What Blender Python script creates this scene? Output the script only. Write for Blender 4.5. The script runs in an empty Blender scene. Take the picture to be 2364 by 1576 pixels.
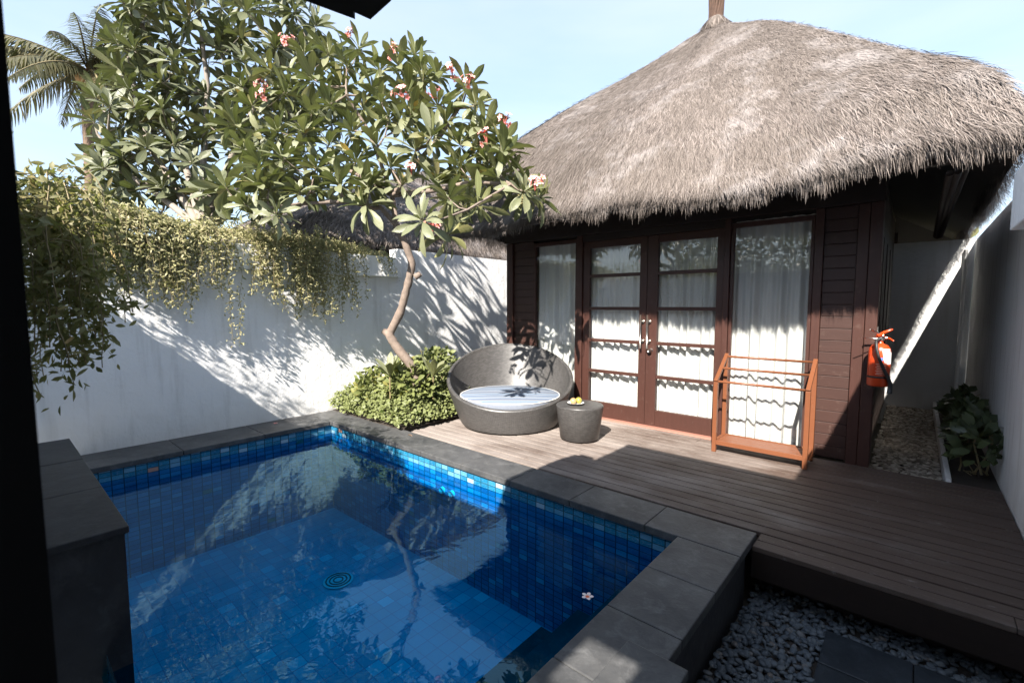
import bpy, math, random
import numpy as np
random.seed(7); RNG=np.random.default_rng(11)
sc=bpy.context.scene; COL=sc.collection
R_=math.radians
# ------------------------------------------------------------- camera
FPX,YAW,PIT,IW,IH=1070.,R_(41.05),R_(4.5),2364,1576
CAM=np.array([0,0,1.5])
cam=bpy.data.cameras.new('camera'); co=bpy.data.objects.new('camera',cam); COL.objects.link(co); sc.camera=co
cam.sensor_width=36; cam.lens=FPX*36/IW; cam.clip_start=.05; cam.clip_end=500
co.location=CAM; co.rotation_euler=(math.pi/2-PIT,0,YAW)
cam.dof.use_dof=True; cam.dof.focus_distance=5.5; cam.dof.aperture_fstop=4.5
# ------------------------------------------------------------- light
SUND=np.array([-.33,1,-.87]); SUND=SUND/np.linalg.norm(SUND)
EL=math.asin(-SUND[2]); AZ=math.atan2(-SUND[0],-SUND[1])
w=bpy.data.worlds.new('World'); sc.world=w; w.use_nodes=True
nt=w.node_tree; bg=nt.nodes['Background']
sky=nt.nodes.new('ShaderNodeTexSky'); sky.sky_type='NISHITA'; sky.sun_disc=False
sky.sun_elevation=EL; sky.sun_rotation=AZ; sky.air_density=1.1; sky.dust_density=1.2; sky.ozone_density=3.
hz=nt.nodes.new('ShaderNodeMix'); hz.data_type='RGBA'; hz.inputs[0].default_value=.80; hz.inputs[7].default_value=(1.03,1.27,1.60,1)   # thin even haze high in the sky
tcw=nt.nodes.new('ShaderNodeTexCoord'); mpw=nt.nodes.new('ShaderNodeMapping'); mpw.inputs[3].default_value=(1.2,1.2,5.); nzw=nt.nodes.new('ShaderNodeTexNoise'); nzw.inputs['Scale'].default_value=1.3; nzw.inputs['Detail'].default_value=5
nt.links.new(tcw.outputs['Generated'],mpw.inputs[0]); nt.links.new(mpw.outputs[0],nzw.inputs[0])
cl=nt.nodes.new('ShaderNodeValToRGB'); cl.color_ramp.elements[0].position=.42; cl.color_ramp.elements[0].color=(.90,1.10,1.38,1); cl.color_ramp.elements[1].position=.68; cl.color_ramp.elements[1].color=(1.16,1.27,1.42,1)
nt.links.new(nzw.outputs[0],cl.inputs[0]); nt.links.new(cl.outputs[0],hz.inputs[7])
nt.links.new(sky.outputs[0],hz.inputs[6]); nt.links.new(hz.outputs[2],bg.inputs[0]); bg.inputs[1].default_value=.15
sl=bpy.data.lights.new('sun','SUN'); sl.energy=3.3; sl.angle=R_(.55); sl.color=(1,.93,.84)
so=bpy.data.objects.new('sun',sl); COL.objects.link(so)
from mathutils import Vector
so.rotation_euler=Vector(SUND).to_track_quat('-Z','Y').to_euler(); so.location=(3,-8,9)
sc.view_settings.view_transform='Standard'; sc.view_settings.look='None'
sc.view_settings.exposure=2.22; sc.view_settings.gamma=1
sc.cycles.max_bounces=10; sc.cycles.transparent_max_bounces=14; sc.cycles.glossy_bounces=4
sc.cycles.sample_clamp_indirect=6
# ------------------------------------------------------------- photo ray helpers (solve positions on real planes)
_c,_s=math.cos(YAW),math.sin(YAW)
F=np.array([-_s*math.cos(PIT),_c*math.cos(PIT),-math.sin(PIT)]);RT=np.array([_c,_s,0.]);UP=np.cross(RT,F)
def on(x,y,ax,v):
    d=F*FPX+RT*(x-IW/2)-UP*(y-IH/2); return CAM+(v-CAM[ax])/d[ax]*d
def at(x,y,dep):
    return CAM+dep*(F+RT*(x-IW/2)/FPX-UP*(y-IH/2)/FPX)
# ------------------------------------------------------------- material helpers
class NT:
    def __init__(s,name):
        s.m=bpy.data.materials.new(name); s.m.use_nodes=True; s.t=s.m.node_tree; s.t.nodes.clear()
        s.out=s.t.nodes.new('ShaderNodeOutputMaterial')
    def n(s,ty,ins=None,**kw):
        o=s.t.nodes.new('ShaderNode'+ty)
        for k,v in kw.items(): setattr(o,k,v)
        for k,v in (ins or {}).items():
            if isinstance(v,bpy.types.NodeSocket): s.t.links.new(v,o.inputs[k])
            else: o.inputs[k].default_value=v
        return o
    def math(s,op,a,b=0.,c=None):
        ins={0:a,1:b}
        if c is not None: ins[2]=c
        return s.n('Math',ins,operation=op).outputs[0]
    def ramp(s,f,pts,interp='LINEAR'):
        r=s.n('ValToRGB',{0:f}); r.color_ramp.interpolation=interp
        e=r.color_ramp.elements
        while len(e)<len(pts): e.new(.5)
        for i,(p,c) in enumerate(pts): e[i].position=p; e[i].color=(c[0],c[1],c[2],1) if len(c)==3 else c
        return r.outputs[0]
    def mix(s,f,a,b,mode='MIX'):
        o=s.n('Mix',{},data_type='RGBA',blend_type=mode)
        for k,v in ((0,f),(6,a),(7,b)):
            if isinstance(v,bpy.types.NodeSocket): s.t.links.new(v,o.inputs[k])
            else: o.inputs[k].default_value=(tuple(v)+(1,))[:4] if k else v
        return o.outputs[2]
    def coord(s,kind='Object',scale=(1,1,1),loc=(0,0,0)):
        tc=s.n('TexCoord').outputs[kind]
        return s.n('Mapping',{0:tc,3:scale,1:loc}).outputs[0]
    def noise(s,v,scale=5,detail=4,rough=.55,dist=0.):
        return s.n('TexNoise',{0:v,'Scale':scale,'Detail':detail,'Roughness':rough,'Distortion':dist}).outputs[0]
    def bump(s,h,st=.3,d=.01,nrm=None):
        ins={'Height':h,'Strength':st,'Distance':d}
        if nrm is not None: ins['Normal']=nrm
        return s.n('Bump',ins).outputs[0]
    def bsdf(s,color,rough=.6,normal=None,spec=.5,metal=0.,**more):
        ins={'Base Color':color if isinstance(color,bpy.types.NodeSocket) else (*color,1),'Roughness':rough,'Specular IOR Level':spec,'Metallic':metal}
        if normal is not None: ins['Normal']=normal
        ins.update(more)
        return s.n('BsdfPrincipled',ins).outputs[0]
    def done(s,sh): s.t.links.new(sh,s.out.inputs[0]); return s.m
def simple(name,c,rough=.6,nscale=8,var=.25,bump=.1,metal=0.,spec=.5):
    m=NT(name); v=m.coord(); f=m.noise(v,nscale); f2=m.noise(v,nscale*9,3)
    a=[x*(1-var) for x in c]; b=[min(1,x*(1+var)) for x in c]
    return m.done(m.bsdf(m.mix(f,a,b),rough,m.bump(f2,bump,.004),spec,metal))
def attr_rnd(m): return m.n('Attribute',attribute_name='rnd').outputs['Fac']
# stucco
def stucco(name,dirt=.5,chips=0.,tone=1.):
    m=NT(name); v=m.coord()
    n1=m.noise(v,1.3,5,.6); n2=m.noise(v,28,5,.65); n3=m.noise(v,6,4,.6)
    z=m.n('SeparateXYZ',{0:m.n('NewGeometry').outputs['Position']}).outputs[2]
    low=m.ramp(m.math('ADD',z,m.math('MULTIPLY',n3,.5)),[(.12,(1,1,1)),(.62,(0,0,0))])
    st=m.noise(m.coord(scale=(3.5,3.5,.35)),3,5,.6)
    stm=m.math('MULTIPLY',m.ramp(st,[(.52,(0,0,0)),(.72,(1,1,1))]),dirt)
    base=m.mix(n1,(.87*tone,.87*tone,.865*tone),(.81*tone,.82*tone,.825*tone))
    base=m.mix(m.math('MULTIPLY',low,.35*dirt),base,(.5,.46,.4))
    base=m.mix(m.math('MULTIPLY',stm,.4),base,(.45,.44,.42))
    h=m.math('ADD',m.math('MULTIPLY',n2,.45),n3)
    if chips:
        cn=m.ramp(m.noise(m.coord(scale=(5,5,2.2)),5,6,.7),[(.66,(0,0,0)),(.69,(1,1,1))])
        cc=m.math('MULTIPLY',cn,chips)
        base=m.mix(cc,base,(.16,.15,.14))
    return m.done(m.bsdf(base,.85,m.bump(h,.55,.018),.25))
M={}
M['stucco']=stucco('white_stucco',.85)
M['stucco_old']=stucco('weathered_stucco',1.3,.6)
M['stucco_shade']=stucco('shaded_worn_stucco',1.,0.,.75)  # darker copy of the stucco: shade under the eave put into its tone
# wood red-brown
def wood(name,c,axis='z',var=.3,rough=.45,wear=.25,grain=1.):
    m=NT(name); sc_={'x':(2,40,40),'z':(40,40,2),'y':(40,2,40)}[axis]
    v=m.coord(scale=sc_); g=m.noise(v,1.,6,.65,.6); n=m.noise(m.coord(),2.2,4)
    a=[x*(1-var) for x in c]; b=[x*(1+var) for x in c]
    col=m.mix(g,a,b)
    wr=m.ramp(m.noise(m.coord(scale=(1,1,1)),11,6,.75),[(.58,(0,0,0)),(.78,(1,1,1))])
    col=m.mix(m.math('MULTIPLY',wr,wear),col,(.33,.25,.21))
    col=m.mix(m.math('MULTIPLY',n,.4),col,[x*.6 for x in c])
    return m.done(m.bsdf(col,rough,m.bump(g,.25*grain,.004),.4))
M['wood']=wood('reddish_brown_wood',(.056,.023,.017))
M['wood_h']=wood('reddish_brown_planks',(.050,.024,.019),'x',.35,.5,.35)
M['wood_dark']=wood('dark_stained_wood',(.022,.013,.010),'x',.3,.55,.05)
M['rack']=wood('orange_stained_wood',(.175,.062,.027),'x',.14,.42,.12,.5)
M['sill']=wood('pink_sill_wood',(.34,.16,.12),'x',.2,.6,.3)
M['black']=simple('black_wood',(.006,.006,.0065),.8,5,.3,.1,spec=.1)
# deck
m=NT('weathered_deck_wood'); v=m.coord(scale=(1.4,26,26)); rid=attr_rnd(m)
g=m.noise(v,2.,7,.7,.7); n=m.noise(m.coord(scale=(.7,1.6,1)),1.6,6,.65); ft=m.noise(m.coord(scale=(3,10,3)),4,6,.7)
col=m.mix(g,(.050,.033,.025),(.135,.098,.080))
col=m.mix(m.math('MULTIPLY',rid,.45),col,(.055,.034,.026))
gp=m.n('SeparateXYZ',{0:m.n('NewGeometry').outputs['Position']})
wear=m.ramp(m.math('ADD',n,m.math('MULTIPLY',gp.outputs[0],-.10)),[(.55,(0,0,0)),(.92,(1,1,1))])
col=m.mix(m.math('MULTIPLY',wear,.85),col,(.30,.262,.238))
sp=m.ramp(ft,[(.60,(0,0,0)),(.74,(1,1,1))]); col=m.mix(m.math('MULTIPLY',sp,.45),col,(.44,.42,.40))
M['deck']=m.done(m.bsdf(col,.62,m.bump(g,.5,.006),.35))
# coping stone
def stone(name,a,b,rough=.6,bl=None):
    m=NT(name); v=m.coord(); n=m.noise(v,2.6,7,.65,.3); n2=m.noise(v,22,5,.6); n3=m.noise(v,9,6,.75,.4)
    col=m.mix(m.ramp(n,[(.3,(0,0,0)),(.7,(1,1,1))]),a,b)
    col=m.mix(m.math('MULTIPLY',m.ramp(n3,[(.5,(0,0,0)),(.72,(1,1,1))]),.45),col,[min(1,x*1.9) for x in b])
    return m.done(m.bsdf(col,rough,m.bump(m.math('ADD',n2,n3),.35,.008),.4))
M['coping']=stone('grey_slate_coping',(.033,.035,.038),(.10,.10,.10),.5)
M['slab']=stone('dark_slate_slab',(.016,.020,.025),(.038,.044,.052),.45)
M['ledge']=stone('black_slate',(.018,.018,.020),(.045,.045,.048),.6)
# pool tile: wall / floor
def tile(name,axes,size,cols,grout=(.05,.05,.045),mo=.6):
    m=NT(name); p=m.n('SeparateXYZ',{0:m.coord()})
    u=m.math('DIVIDE',p.outputs[axes[0]],size[0]); v=m.math('DIVIDE',p.outputs[axes[1]],size[1])
    fu=m.math('FLOOR',u); fv=m.math('FLOOR',v)
    cid=m.n('CombineXYZ',{0:fu,1:fv,2:3.}).outputs[0]
    wn=m.n('TexWhiteNoise',{0:cid},noise_dimensions='3D')
    du=m.math('ABSOLUTE',m.math('SUBTRACT',m.math('FRACT',u),.5)); dv=m.math('ABSOLUTE',m.math('SUBTRACT',m.math('FRACT',v),.5))
    g=m.math('MAXIMUM',m.math('GREATER_THAN',du,.5-.0045/size[0]),m.math('GREATER_THAN',dv,.5-.003/size[1]))
    col=m.ramp(wn.outputs[0],cols)
    mot=m.noise(m.coord(scale=(9,9,40)),5,4,.7)
    col=m.mix(m.ramp(mot,[(.5,(0,0,0)),(.75,(mo,mo,mo))]),col,(.30,.46,.60))
    col=m.mix(g,col,grout)
    return m.done(m.bsdf(col,.25,m.bump(m.math('ADD',m.math('MULTIPLY',g,-1.),m.math('MULTIPLY',mot,.4)),.3,.004),.5))
bl=[(0,(.006,.13,.26)),(.4,(.01,.17,.31)),(.7,(.03,.21,.37)),(.93,(.12,.30,.45)),(.99,(.3,.45,.55)),(1,(.4,.2,.12))]
M['tile_xz']=tile('blue_mosaic_tile_long',(0,2),(.09,.045),bl,(.02,.07,.10),.45)
M['tile_yz']=tile('blue_mosaic_tile_end',(1,2),(.09,.045),bl,(.02,.07,.10),.45)
fl=[(0,(.01,.38,.46)),(.5,(.012,.405,.49)),(.8,(.02,.44,.52)),(.95,(.04,.50,.58)),(1,(.08,.60,.66))]
M['tile_xy']=tile('blue_mosaic_tile_floor',(0,1),(.12,.12),fl,(.01,.25,.37),.08)
# water
m=NT('pool_water'); v=m.coord(scale=(1,.8,1))
wn=m.math('ADD',m.noise(v,3.2,3,.5,.6),m.math('MULTIPLY',m.noise(v,11,2,.5,.5),.16))
nb=m.bump(wn,.3,.008)
fc=m.n('LayerWeight',{0:.5,1:nb}).outputs['Facing']; fr=m.math('MULTIPLY_ADD',m.math('POWER',fc,5.),.55,.072)
gl=m.n('BsdfGlossy',{'Color':(.50,.88,1,1),'Roughness':.0,'Normal':nb}).outputs[0]
tr=m.n('BsdfTransparent',{'Color':(.01,.66,.98,1)}).outputs[0]
M['water']=m.done(m.n('MixShader',{0:fr,1:tr,2:gl}).outputs[0])
# glass
m=NT('window_glass'); nb=m.bump(m.noise(m.coord(),1.5,2),.05,.01)
fc=m.n('LayerWeight',{0:.5}).outputs['Facing']; fr=m.math('MULTIPLY_ADD',m.math('POWER',fc,4.5),.85,.10)
gl=m.n('BsdfGlossy',{'Color':(1,1,1,1),'Roughness':.0,'Normal':nb}).outputs[0]
tr=m.n('BsdfTransparent',{'Color':(.95,.97,.96,1)}).outputs[0]
M['glass']=m.done(m.n('MixShader',{0:fr,1:tr,2:gl}).outputs[0])
# curtain
m=NT('white_curtain_cloth'); f=m.noise(m.coord(scale=(60,60,4)),2,3)
a=m.bsdf(m.mix(f,(.68,.675,.66),(.76,.755,.74)),.85,m.bump(f,.15,.003),.2)
tl=m.n('BsdfTranslucent',{'Color':(.62,.62,.6,1)}).outputs[0]
M['curtain']=m.done(m.n('MixShader',{0:.2,1:a,2:tl}).outputs[0])
# leaves
def leafmat(name,stops,under,rough=.42,spec=.4,trans=.18,vein=0.):
    m=NT(name); r=attr_rnd(m); col=m.ramp(r,stops)
    uv=m.n('SeparateXYZ',{0:m.n('UVMap').outputs[0]}); nrm=None
    if vein:
        U=m.math('ABSOLUTE',m.math('SUBTRACT',uv.outputs[0],.5))
        vn=m.math('SINE',m.math('ADD',m.math('MULTIPLY',uv.outputs[1],95.),m.math('MULTIPLY',U,-40.)))
        mid=m.math('LESS_THAN',U,.035)
        nrm=m.bump(m.math('ADD',m.math('MULTIPLY',vn,.5),m.math('MULTIPLY',mid,-2.)),.4*vein,.004)
        col=m.mix(m.math('MULTIPLY',mid,.6),col,(.26,.30,.12))
        col=m.mix(m.math('MULTIPLY',m.math('GREATER_THAN',vn,.86),.25),col,(.20,.23,.11))
    bf=m.n('NewGeometry').outputs['Backfacing']
    col=m.mix(m.math('MULTIPLY',bf,.7),col,under)
    a=m.bsdf(col,rough,nrm,spec)
    tl=m.n('BsdfTranslucent',{'Color':m.mix(.5,col,(.25,.32,.05))}).outputs[0]
    return m.done(m.n('MixShader',{0:trans,1:a,2:tl}).outputs[0])
M['leaf']=leafmat('frangipani_leaf',[(0,(.090,.105,.036)),(.5,(.145,.155,.062)),(.85,(.20,.195,.088)),(.97,(.25,.235,.10)),(.98,(.34,.24,.05)),(1,(.36,.22,.05))],(.19,.20,.12),.38,.45,.14,1.)
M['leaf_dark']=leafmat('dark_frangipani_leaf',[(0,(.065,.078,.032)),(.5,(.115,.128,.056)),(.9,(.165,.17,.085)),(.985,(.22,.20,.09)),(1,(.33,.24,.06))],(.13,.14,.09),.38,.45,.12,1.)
M['vine']=leafmat('creeper_leaf',[(0,(.12,.125,.045)),(.4,(.27,.265,.12)),(.75,(.40,.37,.20)),(1,(.55,.46,.30))],(.28,.26,.13),.5,.3,.25)
M['vine_near']=leafmat('near_creeper_leaf',[(0,(.08,.085,.025)),(.5,(.19,.185,.065)),(.85,(.32,.27,.11)),(1,(.48,.34,.16))],(.17,.16,.07),.5,.3,.32)
M['cover']=leafmat('ground_cover_leaf',[(0,(.028,.052,.010)),(.5,(.068,.10,.022)),(1,(.135,.165,.04))],(.2,.22,.09),.5,.3,.2)
M['shrub']=leafmat('shrub_leaf',[(0,(.03,.055,.014)),(.45,(.07,.10,.025)),(.84,(.13,.155,.04)),(.9,(.32,.26,.05)),(1,(.42,.28,.08))],(.2,.22,.08),.4,.4,.2)
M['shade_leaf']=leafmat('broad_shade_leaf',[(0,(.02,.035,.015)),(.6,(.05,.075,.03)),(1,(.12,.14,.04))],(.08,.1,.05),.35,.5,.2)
M['palm']=leafmat('palm_leaflet',[(0,(.05,.06,.025)),(.6,(.10,.10,.05)),(1,(.22,.18,.09))],(.14,.13,.08),.4,.4,.15)
M['stem']=simple('green_brown_stem',(.20,.16,.08),.7,12,.3,.2)
M['bark']=simple('pale_grey_bark',(.20,.155,.125),.85,16,.5,1.)
M['bark_far']=simple('grey_branch_bark',(.22,.19,.16),.8,9,.35,.6)
M['finial']=simple('dark_palm_fibre',(.075,.042,.028),.85,25,.6,1.)
M['bark_palm']=simple('palm_bark',(.14,.095,.065),.85,9,.4,.9)
m=NT('frangipani_petal'); uv=m.n('SeparateXYZ',{0:m.n('UVMap').outputs[0]})
M['petal']=m.done(m.bsdf(m.ramp(uv.outputs[1],[(0,(.80,.30,.05)),(.25,(.75,.18,.13)),(.6,(.78,.26,.26)),(1,(.82,.55,.52))]),.5,None,.3))
m=NT('white_petal'); uv=m.n('SeparateXYZ',{0:m.n('UVMap').outputs[0]})
M['petal_white']=m.done(m.bsdf(m.ramp(uv.outputs[1],[(0,(.8,.12,.02)),(.22,(.8,.16,.05)),(.42,(.85,.72,.66)),(1,(.88,.84,.82))]),.5,None,.3))
# thatch
m=NT('dry_grey_thatch'); r=attr_rnd(m)
pn=m.noise(m.coord(),1.1,8,.72)
col=m.ramp(r,[(0,(.05,.04,.035)),(.2,(.115,.095,.084)),(.6,(.175,.148,.132)),(1,(.29,.25,.226))])
col=m.mix(m.ramp(pn,[(.42,(.5,.5,.5)),(.62,(0,0,0))]),col,(.12,.10,.085))
col=m.mix(m.ramp(m.noise(m.coord(loc=(2,7,3)),14,4,.7),[(.60,(0,0,0)),(.70,(.7,.7,.7))]),col,(.055,.045,.038))
col=m.mix(m.ramp(m.noise(m.coord(loc=(5,2,1)),1.7,7,.7),[(.52,(0,0,0)),(.68,(.5,.5,.5))]),col,(.40,.37,.36))
M['thatch']=m.done(m.bsdf(col,.75,None,.2))
M['thatch_base']=simple('thatch_underlayer',(.05,.04,.033),.9,30,.5,.8)
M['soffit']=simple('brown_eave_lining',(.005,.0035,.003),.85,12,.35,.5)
# wicker
m=NT('grey_wicker_weave'); uvn=m.n('UVMap').outputs[0]
br=m.n('TexBrick',{0:uvn,'Color1':(.034,.034,.034,1),'Color2':(.075,.074,.073,1),'Mortar':(.015,.014,.013,1),'Scale':1.,'Mortar Size':.2,'Mortar Smooth':.9,'Bias':0.,'Brick Width':1.7,'Row Height':1.},offset=.5)
nz=m.noise(m.coord(),40,3)
M['wicker']=m.done(m.bsdf(m.mix(m.math('MULTIPLY',nz,.4),br.outputs[0],(.12,.11,.105)),.42,m.bump(br.outputs[1],-1.,.006),.5))
m=NT('striped_cushion_cloth'); p=m.n('SeparateXYZ',{0:m.coord()})
ax=m.math('ADD',m.math('MULTIPLY',p.outputs[0],-.657),m.math('MULTIPLY',p.outputs[1],.754))
k=m.math('FRACT',m.math('MULTIPLY',ax,2.3)); k2=m.noise(m.n('CombineXYZ',{0:m.math('MULTIPLY',ax,60.)}).outputs[0],1,1)
col=m.ramp(k,[(0,(.24,.26,.29)),(.10,(.02,.07,.17)),(.16,(.26,.28,.31)),(.30,(.06,.14,.26)),(.36,(.22,.25,.29)),(.52,(.17,.17,.19)),(.68,(.05,.13,.25)),(.74,(.27,.28,.30)),(.93,(.02,.08,.18))],'CONSTANT')
col=m.mix(m.ramp(k2,[(.45,(0,0,0)),(.5,(.3,.3,.3))]),col,(.15,.20,.28))
M['cushion']=m.done(m.bsdf(col,.85,m.bump(m.noise(m.coord(),90,3),.2,.003),.15))
M['metal']=simple('brushed_steel',(.62,.60,.56),.28,20,.1,.05,metal=1.)
M['red']=simple('red_enamel',(.50,.050,.010),.3,6,.12,.02,spec=.6)
M['rubber']=simple('black_rubber',(.02,.02,.021),.5,10,.2,.1)
M['white']=simple('white_plastic',(.75,.74,.71),.4,9,.06,.02)
M['label']=simple('white_paper_label',(.78,.77,.74),.6,9,.06,.02)
M['blue']=simple('blue_print',(.08,.14,.45),.5,9,.06,.02)
M['cream']=simple('cream_print',(.75,.55,.45),.5,9,.06,.02)
M['fruit']=simple('green_yellow_fruit',(.30,.27,.05),.35,6,.35,.05)
M['fruit2']=simple('tan_pink_fruit',(.45,.28,.13),.35,6,.35,.05)
M['soil']=simple('dark_soil',(.045,.035,.028),.9,14,.5,.8)
M['ground']=simple('sandy_ground',(.16,.14,.11),.9,3,.4,.6)
m=NT('grey_river_pebble'); r=attr_rnd(m)
M['pebble']=m.done(m.bsdf(m.mix(m.noise(m.coord(),30,3),m.ramp(r,[(0,(.035,.045,.056)),(.5,(.078,.092,.108)),(.9,(.13,.14,.145)),(1,(.22,.16,.11))]),(.10,.115,.13)),.55,None,.4))
m=NT('pale_flat_pebble'); r=attr_rnd(m)
M['pebble_pale']=m.done(m.bsdf(m.ramp(r,[(0,(.16,.13,.10)),(.5,(.32,.28,.23)),(1,(.5,.45,.38))]),.75,None,.3))
# ------------------------------------------------------------- geometry helpers
class MB:
    def __init__(s): s.v=[]; s.f=[]; s.m=[]; s.uv={}
    def add(s,vs,fs,mi=0):
        o=len(s.v); s.v+= [tuple(map(float,p)) for p in vs]; s.f+=[tuple(i+o for i in f) for f in fs]; s.m+=[mi]*len(fs); return s
    def box(s,x0,x1,y0,y1,z0,z1,mi=0):
        vs=[(x,y,z) for z in (z0,z1) for y in (y0,y1) for x in (x0,x1)]
        return s.add(vs,[(0,2,3,1),(4,5,7,6),(0,1,5,4),(2,6,7,3),(0,4,6,2),(1,3,7,5)],mi)
    def bar(s,a,b,w,h=None,mi=0,up=(0,0,1)):
        h=h or w; a=np.array(a,float); b=np.array(b,float); d=b-a; d/=np.linalg.norm(d)
        u=np.array(up,float)
        if abs(d@u)>.95: u=np.array([0,1.,0])
        r=np.cross(d,u); r/=np.linalg.norm(r); u=np.cross(r,d)
        vs=[p+r*sx*w/2+u*sy*h/2 for p in (a,b) for sy in (-1,1) for sx in (-1,1)]
        return s.add(vs,[(0,2,3,1),(4,5,7,6),(0,1,5,4),(2,6,7,3),(0,4,6,2),(1,3,7,5)],mi)
    def tube(s,pts,rads,n=8,mi=0,cap=True):
        pts=[np.array(p,float) for p in pts]
        if not hasattr(rads,'__len__'): rads=[rads]*len(pts)
        vs=[]; prev=None
        for i,p in enumerate(pts):
            d=pts[min(i+1,len(pts)-1)]-pts[max(i-1,0)]; d/=np.linalg.norm(d)+1e-9
            r=np.cross(d,[0,0,1]) if prev is None else prev-d*(prev@d)
            if np.linalg.norm(r)<1e-3: r=np.cross(d,[0,1,0])
            r/=np.linalg.norm(r); prev=r; u=np.cross(r,d)
            for k in range(n):
                a=2*math.pi*k/n; vs.append(p+rads[i]*(r*math.cos(a)+u*math.sin(a)))
        fs=[(i*n+k,i*n+(k+1)%n,(i+1)*n+(k+1)%n,(i+1)*n+k) for i in range(len(pts)-1) for k in range(n)]
        if cap: fs+=[tuple(range(n)),tuple(reversed(range((len(pts)-1)*n,len(pts)*n)))]
        return s.add(vs,fs,mi)
    def lathe(s,c,prof,n=32,mi=0):
        c=np.array(c,float); vs=[c+np.array([r*math.cos(2*math.pi*k/n),r*math.sin(2*math.pi*k/n),z]) for r,z in prof for k in range(n)]
        fs=[(i*n+k,i*n+(k+1)%n,(i+1)*n+(k+1)%n,(i+1)*n+k) for i in range(len(prof)-1) for k in range(n)]
        return s.add(vs,fs,mi)
    def prism(s,poly,z0,z1,mi=0):
        n=len(poly); vs=[(x,y,z0) for x,y in poly]+[(x,y,z1) for x,y in poly]
        return s.add(vs,[tuple(reversed(range(n))),tuple(range(n,2*n))]+[(i,(i+1)%n,n+(i+1)%n,n+i) for i in range(n)],mi)
    def mesh(s,name):
        me=bpy.data.meshes.new(name); me.from_pydata(s.v,[],s.f); me.update()
        return me
def tag(o,label=None,cat=None,group=None,kind=None):
    if label: o['label']=label
    if cat: o['category']=cat
    if group: o['group']=group
    if kind: o['kind']=kind
    return o
def thing(name,label,cat,loc=(0,0,0),group=None):
    o=bpy.data.objects.new(name,None); COL.objects.link(o); o.location=loc; o.empty_display_size=.1
    return tag(o,label,cat,group)
def put(name,mb,mats,parent=None,smooth=False,bevel=0.,label=None,origin=None):
    me=mb.mesh(name) if isinstance(mb,MB) else mb
    if not isinstance(mats,(list,tuple)): mats=[mats]
    for q in mats: me.materials.append(q)
    if isinstance(mb,MB) and any(mb.m): me.polygons.foreach_set('material_index',mb.m)
    if smooth: me.polygons.foreach_set('use_smooth',[True]*len(me.polygons))
    o=bpy.data.objects.new(name,me); COL.objects.link(o)
    if parent is not None:
        o.parent=parent; r=Vector((0,0,0)); q=parent
        while q: r+=Vector(q.location); q=q.parent
        o.location=-r
    if bevel:
        b=o.modifiers.new('bevel','BEVEL'); b.width=bevel; b.segments=2; b.limit_method='ANGLE'
    if label: o['label']=label
    return o
def strips(P,D,N,L,W,prof,bend=None,fold=.25,rnd=None,K=None):
    """vectorised ribbons/leaves. prof: list of (t,halfwidth)"""
    P=np.asarray(P,float);D=np.asarray(D,float);N=np.asarray(N,float);n=len(P)
    D=D/(np.linalg.norm(D,axis=1,keepdims=True)+1e-9); S=np.cross(D,N); S/=np.linalg.norm(S,axis=1,keepdims=True)+1e-9; N=np.cross(S,D)
    L=np.broadcast_to(L,(n,))[:,None]; W=np.broadcast_to(W,(n,))[:,None]
    b=np.broadcast_to(.4 if bend is None else bend,(n,))[:,None]+1e-4
    T=len(prof); out=np.zeros((n,T,3,3)); uv=np.zeros((n,T,3,2))
    for i,(t,hw) in enumerate(prof):
        pos=P+L*(D*np.sin(b*t)/b-N*(1-np.cos(b*t))/b); nn=N*np.cos(b*t)+D*np.sin(b*t)
        out[:,i,0]=pos+S*hw*W+nn*fold*hw*W; out[:,i,1]=pos; out[:,i,2]=pos-S*hw*W+nn*fold*hw*W
        uv[:,i,0]=(0,t);uv[:,i,1]=(.5,t);uv[:,i,2]=(1,t)
    base=(np.arange(n)*T*3)[:,None,None]
    q=[]
    for i in range(T-1):
        for k in (0,1): q.append([i*3+k,i*3+k+1,(i+1)*3+k+1,(i+1)*3+k])
    q=np.array(q)[None]; faces=(base+q).reshape(-1,4)
    if rnd is None: rnd=RNG.random(n)
    return out.reshape(-1,3),faces,uv.reshape(-1,2),np.repeat(rnd,T*3)
def flat(P,D,N,L,W,bend=.3,rnd=None,segs=3,tip=.15):
    """thin blades, 2 verts per station"""
    n=len(P); D=D/(np.linalg.norm(D,axis=1,keepdims=True)+1e-9); S=np.cross(D,N); S/=np.linalg.norm(S,axis=1,keepdims=True)+1e-9; N=np.cross(S,D)
    L=np.broadcast_to(L,(n,))[:,None]; W=np.broadcast_to(W,(n,))[:,None]; b=np.broadcast_to(bend,(n,))[:,None]+1e-4
    out=np.zeros((n,segs,2,3)); uv=np.zeros((n,segs,2,2))
    for i in range(segs):
        t=i/(segs-1); pos=P+L*(D*np.sin(b*t)/b-N*(1-np.cos(b*t))/b); w=W*.5*(1-(1-tip)*t*t)
        out[:,i,0]=pos+S*w; out[:,i,1]=pos-S*w; uv[:,i,0]=(0,t);uv[:,i,1]=(1,t)
    base=(np.arange(n)*segs*2)[:,None,None]
    q=np.array([[i*2,i*2+1,i*2+3,i*2+2] for i in range(segs-1)])[None]
    if rnd is None: rnd=RNG.random(n)
    return out.reshape(-1,3),(base+q).reshape(-1,4),uv.reshape(-1,2),np.repeat(rnd,segs*2)
def join(*parts):
    V=[];Fc=[];U=[];Rn=[];o=0
    for v,f,u,r in parts: V.append(v);Fc.append(f+o);U.append(u);Rn.append(r);o+=len(v)
    return np.concatenate(V),np.concatenate(Fc),np.concatenate(U),np.concatenate(Rn)
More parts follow.
